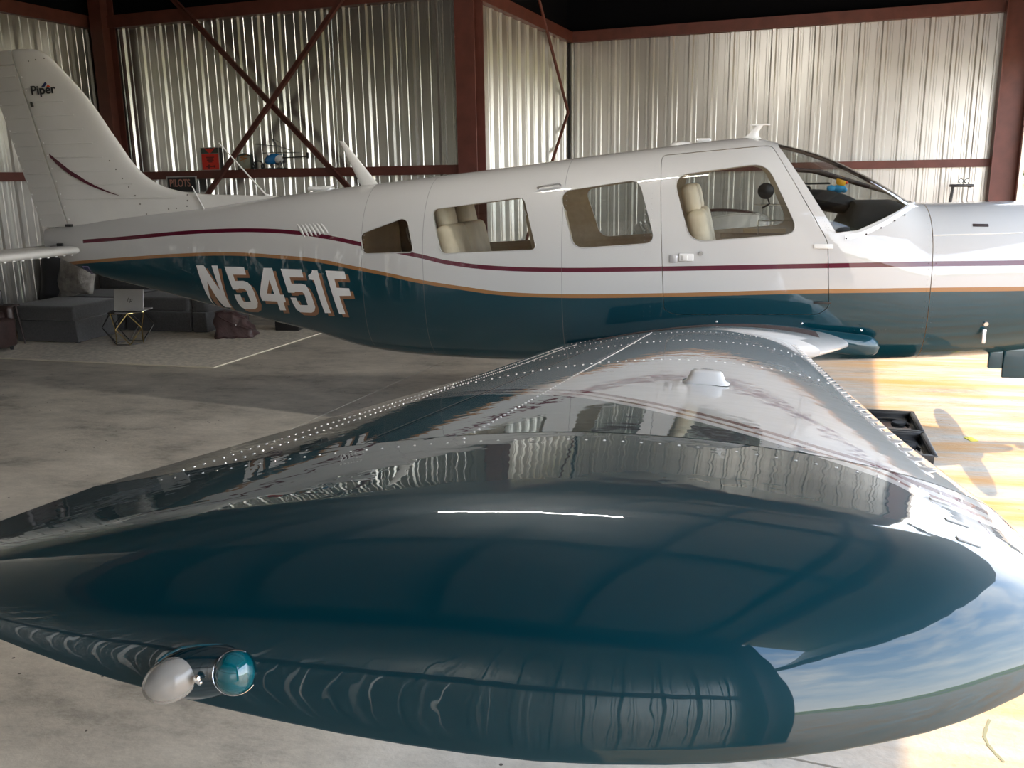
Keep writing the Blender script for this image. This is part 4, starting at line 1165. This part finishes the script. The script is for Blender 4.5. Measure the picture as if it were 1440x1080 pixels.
# toy on the glareshield
ty = empty('toy_figure', (.635, .02, 1.648), label='small yellow and blue toy figure sitting on the dark cover behind the windshield', cat='toy')
mb = MB(); mb.ell((.03, 0, .065), (.032, .03, .036), 16, 10); mb.build('head', YELLOW, ty, True)
mb = MB(); mb.ell((.062, 0, .055), (.014, .014, .009), 10, 6); mb.build('beak', ORANGE, ty, True)
mb = MB(); mb.ell((.02, 0, .018), (.045, .032, .026), 14, 8); mb.ell((-.03, -.01, .02), (.03, .025, .022), 12, 8); mb.ell((.05, -.01, .01), (.02, .02, .018), 12, 8); mb.build('body', SKYBL, ty, True)

# ------------------------------------------------------------------ lounge corner behind the tail
rgA, rgB = Vector((-8.6, 1.42, 0)), Vector((-4.906, 1.331, 0)); rgC = Vector((-4.72, 3.75, 0)); rgD = Vector((-8.45, 3.95, 0))
mb = MB(); mb.quadbox([rgA, rgB, rgC, rgD], .014, (0, 0, 1)); rug = mb.build('rug', RUG); tag(rug, 'large beige area rug with a pale bound edge on the concrete floor under the sofa', 'rug')
mb = MB(); mb.path([p + Vector((0, 0, .0075)) for p in (rgA, rgB, rgC, rgD, rgA)], .0075, 6); mb.build('binding', mat('rug_binding', (.62, .56, .44), .9), rug, True)

ot = empty('ottoman', (-7.62, 2.62, .014), label='large charcoal fabric ottoman box with thick top cushion on the beige rug', cat='ottoman')
mb = MB(); mb.box((0, 0, .135), (.82, .72, .25), bev=.015); mb.build('base', GREYF, ot, True)
mb = MB(); mb.box((-.01, 0, .345), (.88, .80, .17), bev=.035); mb.build('cushion', GREYF, ot, True)
mb = MB()
for sx in (-.36, .36):
    for sy in (-.3, .3): mb.box((sx, sy, .006), (.04, .04, .012))
mb.build('foot', BLACK, ot)
sf_ = empty('sofa', (-6.75, 3.62, .014), label='charcoal fabric sectional sofa along the sheet wall behind the tail cone', cat='sofa')
for i, x in enumerate((-.95, -.02, .55)):
    w = (.9, .9, .2)[i]
    mb = MB(); mb.box((x, 0, .13), (w - .012, .98, .24), bev=.012); mb.build('base_section', GREYF, sf_, True)
for i, x in enumerate((-.95, -.02)):
    mb = MB(); mb.box((x, -.02, .34), (.89, .96, .17), bev=.04); mb.build('seat_cushion', GREYF, sf_, True)
    mb = MB(); mb.box((x, .34, .60), (.88, .22, .42), bev=.07, rot=Matrix.Rotation(R(-8), 3, 'X')); mb.build('back_cushion', GREYF, sf_, True)
mb = MB(); mb.box((.55, .02, .36), (.22, .98, .26), bev=.05); mb.build('armrest', GREYF, sf_, True)
mb = MB(); mb.box((-.4, .52, .40), (2.1, .14, .56), bev=.03); mb.build('backrest', GREYF, sf_, True)
mb = MB()
for sx in (-1.3, .55):
    for sy in (-.4, .4): mb.box((sx, sy, .006), (.05, .05, .012))
mb.build('foot', BLACK, sf_)
# plush throw cushions
def cushion(c, d, rt, m, label, name='throw_cushion'):
    bm = bmesh.new(); bmesh.ops.create_cube(bm, size=1); bmesh.ops.subdivide_edges(bm, edges=bm.edges, cuts=7, use_grid_fill=True)
    for v in bm.verts:
        x, y, z = v.co * 2; r_ = (1 - .35 * (abs(x) ** 3) * .5) ; f = max(0, 1 - abs(x) ** 3) * max(0, 1 - abs(z) ** 3)
        v.co = Vector((x * d[0] / 2 * (1 - .07 * (1 - z * z)), y * d[1] / 2 * (.18 + .82 * f ** .5), z * d[2] / 2 * (1 - .07 * (1 - x * x))))
        v.co += Vector((0, .012 * math.sin(9 * x + 5 * z), .01 * math.sin(7 * x)))
    me = bpy.data.meshes.new(name); bm.to_mesh(me); bm.free(); me.materials.append(m)
    for p in me.polygons: p.use_smooth = True
    o = bpy.data.objects.new(name, me); link(o); o.location = c; o.rotation_euler = rt; return tag(o, label, 'cushion')
cushion((-7.77, 3.04, .70), (.62, .24, .50), (R(-16), R(-8), R(-14)), LGREYF, 'light grey plush cushion leaning at the back of the ottoman')
cushion((-8.38, 3.50, .62), (.52, .2, .60), (R(-10), R(6), R(30)), mat('black_plush', (.02, .02, .022), .95, sheen=.3), 'dark charcoal cushion between the corner wall and the light grey plush cushion')

# wire side table and laptop
tb = empty('side_table', (-6.62, 2.38, .014), R(8), label='geometric brass and black wire side table with a dark glass top on the rug', cat='table')
BW = mat('black_wire', (.03, .028, .025), .4, metal=.6)
nb = 6; Rm, Rt, Rb = .27, .20, .16; zt_ = .36
mid = [Vector((Rm * math.cos(2 * math.pi * (i + .5) / nb), Rm * math.sin(2 * math.pi * (i + .5) / nb), .20)) for i in range(nb)]
tp_ = [Vector((Rt * math.cos(2 * math.pi * i / nb), Rt * math.sin(2 * math.pi * i / nb), zt_)) for i in range(nb)]
bt_ = [Vector((Rb * math.cos(2 * math.pi * i / nb), Rb * math.sin(2 * math.pi * i / nb), .006)) for i in range(nb)]
for i in range(nb):
    j = (i + 1) % nb
    for a, b_ in ((tp_[i], tp_[j]), (bt_[i], bt_[j]), (tp_[i], mid[i]), (tp_[j], mid[i]), (bt_[i], mid[i]), (bt_[j], mid[i])):
        mb = MB(); mb.tube(a, b_, .0055, .0055, 6); mb.build('wire', GOLD if i in (4, 5) and b_.z > .1 else BW, tb, True)
mb = MB(); mb.tube((0, 0, zt_), (0, 0, zt_ + .008), Rt + .01, None, 6); mb.build('table_top', mat('dark_glass_top', (.03, .03, .03), .1, coat=1), tb)
lp = empty('laptop', (-6.55, 2.33, .386), R(10), label='open silver laptop standing on the wire side table, lid back toward the camera', cat='laptop')
mb = MB(); mb.box((0, .11, .008), (.34, .23, .014), bev=.004); mb.build('keyboard_base', SILV, lp, True)
rt = Matrix.Rotation(R(-12), 3, 'X')
mb = MB(); mb.box(Vector((0, 0, .016)) + rt @ Vector((0, 0, .115)), (.34, .007, .23), bev=.002, rot=rt); lid = mb.build('lid', SILV, lp, True)
m_ = Matrix.Translation(Vector((0, 0, .016)) + rt @ Vector((-.022, -.0045, .095))) @ rt.to_4x4() @ Matrix.Rotation(R(90), 4, 'X')
text_obj('hp', .062, BLACK, 'lid_mark', lp, m_, shear=.35, ext=.0005)
mb = MB(); mb.ell((-.22, .04, .008), (.03, .018, .012), 12, 8)
# drawstring leather bag
bg_ = empty('bag', (-5.62, 3.0, .014), R(20), label='slouched brown leather bag lying on the rug beside the sofa end', cat='bag')
bm = bmesh.new(); bmesh.ops.create_cube(bm, size=1); bmesh.ops.subdivide_edges(bm, edges=bm.edges, cuts=8, use_grid_fill=True)
for v in bm.verts:
    x, y, z = v.co.x * 2, v.co.y * 2, v.co.z + .5
    k = 1 - .55 * z ** 1.5; v.co = Vector((x * .22 * (1 - .25 * z) - .07 * z + .015 * math.sin(11 * z + 3 * y), y * .17 * k + .012 * math.sin(13 * x + 9 * z), z * .30 * (1 - .28 * max(0, x)) + .01 * math.sin(8 * x)))
me = bpy.data.meshes.new('pouch'); bm.to_mesh(me); bm.free(); me.materials.append(LEATHB)
for p in me.polygons: p.use_smooth = True
link(bpy.data.objects.new('pouch', me), bg_)
mb = MB(); mb.path([Vector((-.18, -.12, .26)), Vector((-.1, -.17, .22)), Vector((0, -.175, .17)), Vector((.12, -.16, .12)), Vector((.19, -.1, .10))], .008, 6); mb.build('strap', LEATHB, bg_, True)
mb = MB(); mb.box((.02, -.182, .16), (.014, .006, .018), bev=.002); mb.build('buckle', ALU, bg_, True)
# small black speaker beyond the bag
bx = empty('black_box', (-5.23, 3.55, .014), R(6), label='small black box on the far end of the rug beyond the brown bag', cat='box')
mb = MB(); mb.box((0, 0, .09), (.30, .22, .18), bev=.012); mb.build('case', BLACK, bx, True)
mb = MB(); mb.path([Vector((-.08, 0, .18)), Vector((-.07, 0, .215)), Vector((.07, 0, .215)), Vector((.08, 0, .18))], .008); mb.build('handle', BLACK, bx, True)
# leather club chair at the left frame edge
ch = empty('club_chair', (-8.02, 1.60, .014), R(2), label='dark brown leather club chair at the left edge on the rug corner', cat='chair')
mb = MB(); mb.box((0, 0, .20), (.78, .50, .32), bev=.04); mb.build('base', DLEATH, ch, True)
mb = MB(); mb.box((.02, 0, .37), (.60, .44, .12), bev=.04); mb.build('seat_cushion', DLEATH, ch, True)
mb = MB(); mb.box((-.36, 0, .50), (.16, .50, .52), bev=.06); mb.build('backrest', DLEATH, ch, True)
for s in (-1, 1):
    mb = MB(); mb.box((.02, s * .22, .34), (.72, .10, .30), bev=.045); mb.build('armrest', DLEATH, ch, True)
for sx in (-.33, .33):
    for sy in (-.2, .2):
        mb = MB(); mb.tube((sx, sy, 0), (sx, sy, .05), .018, .025); mb.build('leg', BLACK, ch)
# little side table with dark speaker behind chair
st = empty('side_stand', (-7.98, 2.03, .014), R(4), label='small dark metal side stand between the leather chair and the ottoman', cat='table')
mb = MB(); mb.box((0, 0, .45), (.30, .24, .02), bev=.004); mb.build('table_top', DARKST, st)
for sx in (-1, 1):
    for sy in (-1, 1):
        mb = MB(); mb.tube((sx * .12, sy * .08, .44), (sx * .16, sy * .11, .0), .012, .009); mb.build('leg', DARKST, st)
bs = empty('speaker', (-8.02, 2.0, .474), R(-20), label='small black speaker standing on the dark side stand', cat='speaker')
mb = MB(); mb.box((0, 0, .085), (.13, .12, .17), bev=.01); mb.build('cabinet', BLACK, bs, True)
mb = MB(); mb.tube((0, -.06, .07), (0, -.066, .07), .045, .045, 20); mb.tube((0, -.06, .135), (0, -.065, .135), .018, .018, 14); mb.build('driver', DARKST, bs, True)

# ------------------------------------------------------------------ things on the girt shelf
def girt_pt(px, py=None, dv=.06):
    p = onwall(px, 240 if py is None else py, VT - dv); return p
def shelf_frame(px, dv=.07):
    p = onwall(px, 244, VT - dv); p.z = ZG + .053; return p
WR_ = HROT
def panel_from_px(name, pxs, dv, th, m, parent):
    P = [onwall(x, y, VT - dv) for x, y in pxs]; c = sum(P, Vector()) / len(P)
    mb = MB(); mb.quadbox([p - parent.location for p in P], th, HV); return mb.build(name, m, parent)
sg = empty('tin_sign', shelf_frame(297), label='small upright red and dark green tin sign standing on the wall girt', cat='sign')
zb_ = ZG + .053
def sbox(par, cx, cz, w, h, m, name, dv=.07, th=.008):
    """flat box on wall plane: cx px column of centre, cz height"""
    p = onwall(cx, 240, VT - dv); p.z = cz
    mb = MB(); mb.box(p - par.location, (w, th, h), WR_); return mb.build(name, m, par)
pxm = (onwall(310, 230, VT - .07) - onwall(284, 230, VT - .07)).length   # sign width
hs = onwall(297, 207, VT - .07).z - zb_
sbox(sg, 297, zb_ + hs / 2, pxm, hs, mat('sign_edge', (.42, .40, .36), .5), 'backing')
sbox(sg, 297, zb_ + hs * .37, pxm * .90, hs * .68, DECK_RED, 'red_field', .076, .004)
sbox(sg, 297, zb_ + hs * .85, pxm * .90, hs * .24, DKGREEN, 'green_field', .076, .004)
def ontext(par, txt, px, z, size, m, name, dv, width=1, bold=0, dx=0):
    p = onwall(px, 240, VT - dv); p.z = z; p = p + HU * dx - par.location
    text_obj(txt, size, m, name, par, frame(p, HU, (0, 0, 1)), width=width, bold=bold, ext=.0006)
mb = MB(); p = onwall(297, 240, VT - .08); p.z = zb_ + hs * .85; p -= sg.location
mb.quadbox([p + HU * a + Vector((0, 0, b_)) for a, b_ in ((-.085, .035), (-.03, .02), (0, .03), (.03, .02), (.085, .035), (.03, -.02), (0, -.035), (-.03, -.02))], .002, HV); mb.build('wing_emblem', DECK_RED, sg)
for k, (w, dz) in enumerate(((.13, .56), (.09, .50), (.11, .44), (.06, .37))):
    sbox(sg, 297, zb_ + hs * dz, w, .016, mat('sign_print', (.16, .015, .012), .5) if k == 0 else bpy.data.materials['sign_print'], 'print_line', .079, .003)
p = onwall(297, 240, VT - .08); p.z = zb_ + hs * .17; p -= sg.location
mb = MB(); mb.box(p, (.15, .003, .016), WR_); mb.box(p - HU * .03, (.03, .003, .05), WR_); mb.box(p + HU * .06, (.015, .003, .03), WR_); mb.build('aircraft_print', bpy.data.materials['sign_print'], sg)

ps = empty('pilots_sign', onwall(256, 260, VT - .15), label='dark framed sign reading PILOTS hanging below the girt', cat='sign')
c_ = onwall(256, 259.5, VT - .155)
w_ = (onwall(277, 260, VT - .155) - onwall(235, 260, VT - .155)).length; h_ = onwall(256, 248, VT - .155).z - onwall(256, 271, VT - .155).z
mb = MB(); mb.box(c_ - ps.location, (w_, .012, h_), WR_); mb.build('frame', mat('frame_grey', (.5, .5, .47), .5), ps)
mb = MB(); mb.box(c_ - HV * .007 - ps.location, (w_ * .92, .004, h_ * .88), WR_); mb.build('board', mat('board_black', (.022, .022, .022), .6), ps)
p = c_ - HV * .0105 - HU * (w_ * .40) - Vector((0, 0, h_ * .12)) - ps.location
text_obj('PILOTS', .135, PINK, 'lettering', ps, frame(p, HU, (0, 0, 1)), width=w_ * .80 / .485, bold=.002, ext=.0006)

pt = empty('tin_plaque', shelf_frame(345), label='small cream plaque with an orange biplane picture, standing beside the model helicopter', cat='plaque')
hp_ = onwall(345, 215, VT - .07).z - zb_; wp = (onwall(354, 230, VT - .07) - onwall(334, 230, VT - .07)).length
p = onwall(344.5, 240, VT - .07); p.z = zb_; p -= pt.location
P = [p + HU * a * wp + Vector((0, 0, b_ * hp_)) for a, b_ in ((-.5, 0), (.5, 0), (.5, .85), (.25, .93), (0, 1), (-.25, .93), (-.5, .85))]
mb = MB(); mb.quadbox(P, .01, HV); mb.build('backing', DKGREEN, pt)
c0_ = p + Vector((0, 0, hp_ * .45)) - HV * .002
mb = MB(); mb.box(c0_, (wp * .84, .005, hp_ * .76), WR_); mb.build('print', CREAM, pt)
mb = MB(); OR_ = mat('biplane_ink', (.42, .16, .04), .6)
q = c0_ - HV * .004
for dz, L in ((.075, .13), (.035, .11)): mb.box(q + Vector((0, 0, dz)), (L, .002, .013), rot=Matrix.Rotation(HROT, 3, 'Z') @ Matrix.Rotation(R(-14), 3, 'Y'))
mb.box(q + Vector((0, 0, .052)) , (.10, .002, .014), rot=Matrix.Rotation(HROT, 3, 'Z') @ Matrix.Rotation(R(8), 3, 'Y')); mb.box(q + Vector((0, 0, .01)), (.006, .002, .03), WR_); mb.box(q + Vector((.04, 0, -.09)), (.07, .002, .02), WR_)
mb.build('biplane_print', OR_, pt)

hl = empty('model_helicopter', shelf_frame(390, .09), HROT, label='blue and white remote control model helicopter with black rotors on the wall girt', cat='helicopter')
S = (onwall(400, 235, VT - .09) - onwall(399, 235, VT - .09)).length   # metres per pixel there
X_ = lambda px: (px - 390) * S
Zp = lambda py: (242.5 - py) * S
mb = MB(); mb.ell((X_(385), 0, Zp(231)), (12 * S, 5 * S, 6 * S), 20, 12, rot=Matrix.Rotation(R(-14), 3, 'Y')); mb.build('canopy', BLUE, hl, True)
mb = MB(); mb.ell((X_(393), -.0, Zp(231)), (6.5 * S, 4.5 * S, 5 * S), 16, 10); mb.build('body', mat('model_white', (.6, .62, .62), .3), hl, True)
mb = MB(); mb.tube((X_(396), 0, Zp(230)), (X_(434), 0, Zp(229)), .8 * S, .5 * S, 8); mb.box((X_(434), 0, Zp(228)), (3 * S, .004, 7 * S)); mb.build('tail_boom', BLACK, hl, True)
mb = MB(); mb.tube((X_(391), 0, Zp(226)), (X_(391), 0, Zp(214)), .7 * S); mb.build('rotor_mast', BLACK, hl, True)
def blade(a, b_, ya, yb, w=1.0):
    p, q = Vector((X_(a[0]), ya, Zp(a[1]))), Vector((X_(b_[0]), yb, Zp(b_[1]))); d = (q - p).normalized(); rt = Matrix((d, d.cross(Vector((0, 0, 1))).normalized() * -1, d.cross(Vector((0, 0, 1))).normalized().cross(d))).transposed()
    mb = MB(); mb.box((p + q) / 2, ((q - p).length, 3.2 * S * w, .7 * S), rot=rt); mb.build('rotor_blade', BLACK, hl)
blade((364, 213.5), (391, 216), -.02, 0); blade((391, 216), (404, 221), 0, .10); blade((377, 205), (391, 214), .12, 0, .5)
blade((374, 224), (391, 223.5), -.03, 0); blade((391, 223.5), (415, 224), 0, .05)
mb = MB()
for y in (-1, 1):
    mb.tube((X_(376), y * 4 * S, .004), (X_(401), y * 4 * S, .004), .6 * S, None, 6)
    for x in (383, 397): mb.tube((X_(x), y * 4 * S, .004), (X_(x), y * 2 * S, Zp(233)), .5 * S, None, 6)
mb.build('landing_skid', BLACK, hl, True)
hd = empty('headset', shelf_frame(364, .10), HROT, label='black headset lying on the girt between plaque and model helicopter', cat='headset')
mb = MB(); P = [Vector((math.cos(a) * .075, 0, .052 + math.sin(a) * .05)) for a in np.linspace(R(-10), R(190), 12)]; mb.path(P, .008); mb.build('headband', BLACK, hd, True)
for s in (-1, 1):
    mb = MB(); mb.ell((s * .072, 0, .036), (.022, .032, .036), 12, 8); mb.build('ear_cup', BLACK, hd, True)

# far right stand with lamp head
d = ray(1352, 262); tt = (H(0, VW - .75) - CAM).dot(HV) / d.dot(HV); sp_ = CAM + d * tt
sd_ = empty('folding_stand', (sp_.x, sp_.y, 0), HROT, label='black frame stand with a pale side panel by the far door column', cat='stand')
zt2 = sp_.z
mb = MB()
for x in (-.10, .10):
    for y in (-.1, .1): mb.tube((x * 2.2 if x < 0 else x * 1.5, y * 1.6, 0), (x, y, zt2), .011)
mb.build('frame', BLACK, sd_, True)
mb = MB(); mb.box((0, 0, zt2 + .01), (.27, .24, .035), bev=.006); mb.build('top_plate', BLACK, sd_, True)
mb = MB(); mb.box((.10, -.115, zt2 * .55), (.055, .006, zt2 * .88)); mb.build('side_panel', mat('panel_pale', (.75, .74, .70), .5), sd_)
bn = empty('binoculars', (sp_.x + .02, sp_.y, zt2 + .028), HROT, label='small black binoculars lying on top of the black frame stand', cat='binoculars')
mb = MB()
for x in (-.035, .035): mb.tube((x, -.05, .04), (x, .06, .035), .032, .026, 14)
mb.box((0, 0, .04), (.05, .05, .02)); mb.build('barrel', BLACK, bn, True)
mb = MB()
for x in (-.035, .035): mb.tube((x, -.054, .04), (x, -.050, .04), .020, None, 14)
mb.build('lens', mat('bright_lens', (.8, .8, .85), .1, metal=1), bn, True)

# ------------------------------------------------------------------ on the floor by the wing's leading edge
def tray(x, y, label):
    g = empty('rubber_tray', (x, y, 0), R(-3), label=label, cat='tray', group='black trays under the wing')
    w, l, hh = .40, .50, .055
    mb = MB(); mb.box((0, 0, .008), (w, l, .012), bev=.002); mb.build('tray_floor', mat('wet_black', (.02, .02, .02), .12, coat=1), g)
    mb = MB()
    for s in (-1, 1):
        mb.box((s * w / 2, 0, hh / 2), (.02, l, hh), bev=.004); mb.box((0, s * l / 2, hh / 2), (w, .02, hh), bev=.004)
        mb.box((s * (w / 2 + .012), 0, hh), (.03, l + .04, .008), bev=.002); mb.box((0, s * (l / 2 + .012), hh), (w + .04, .03, .008), bev=.002)
    mb.build('tray_rim', BLACK, g, True)
    mb = MB(); mb.tube((.10, .05, .016), (.10, .05, .03), .05, .045, 18); mb.path([Vector((.16 * math.cos(a), .17 * math.sin(a), .02)) for a in np.linspace(0, 5, 14)], .008); mb.build('hose_coil', BLACKR, g, True)
tray(1.09, .30, 'black rubber drip tray on the floor beyond the wing edge, farther one')
tray(1.06, -.27, 'black rubber drip tray on the floor beyond the wing edge, nearer one')
p = atZ(1365, 617, .003)
tg = empty('yellow_tag', (p.x, p.y, .0), R(15), label='small yellow tag lying on the floor in the nose shadow', cat='tag')
mb = MB(); mb.quadbox([(-.028, -.05, 0), (.028, -.05, 0), (.028, .04, 0), (.016, .055, 0), (-.016, .055, 0), (-.028, .04, 0)], .003, (0, 0, 1)); mb.build('card', mat('yellow_card', (.75, .62, .03), .6), tg)
mb = MB(); mb.tube((0, .042, .003), (0, .042, .0045), .006, None, 12); mb.build('eyelet', DARKST, tg)
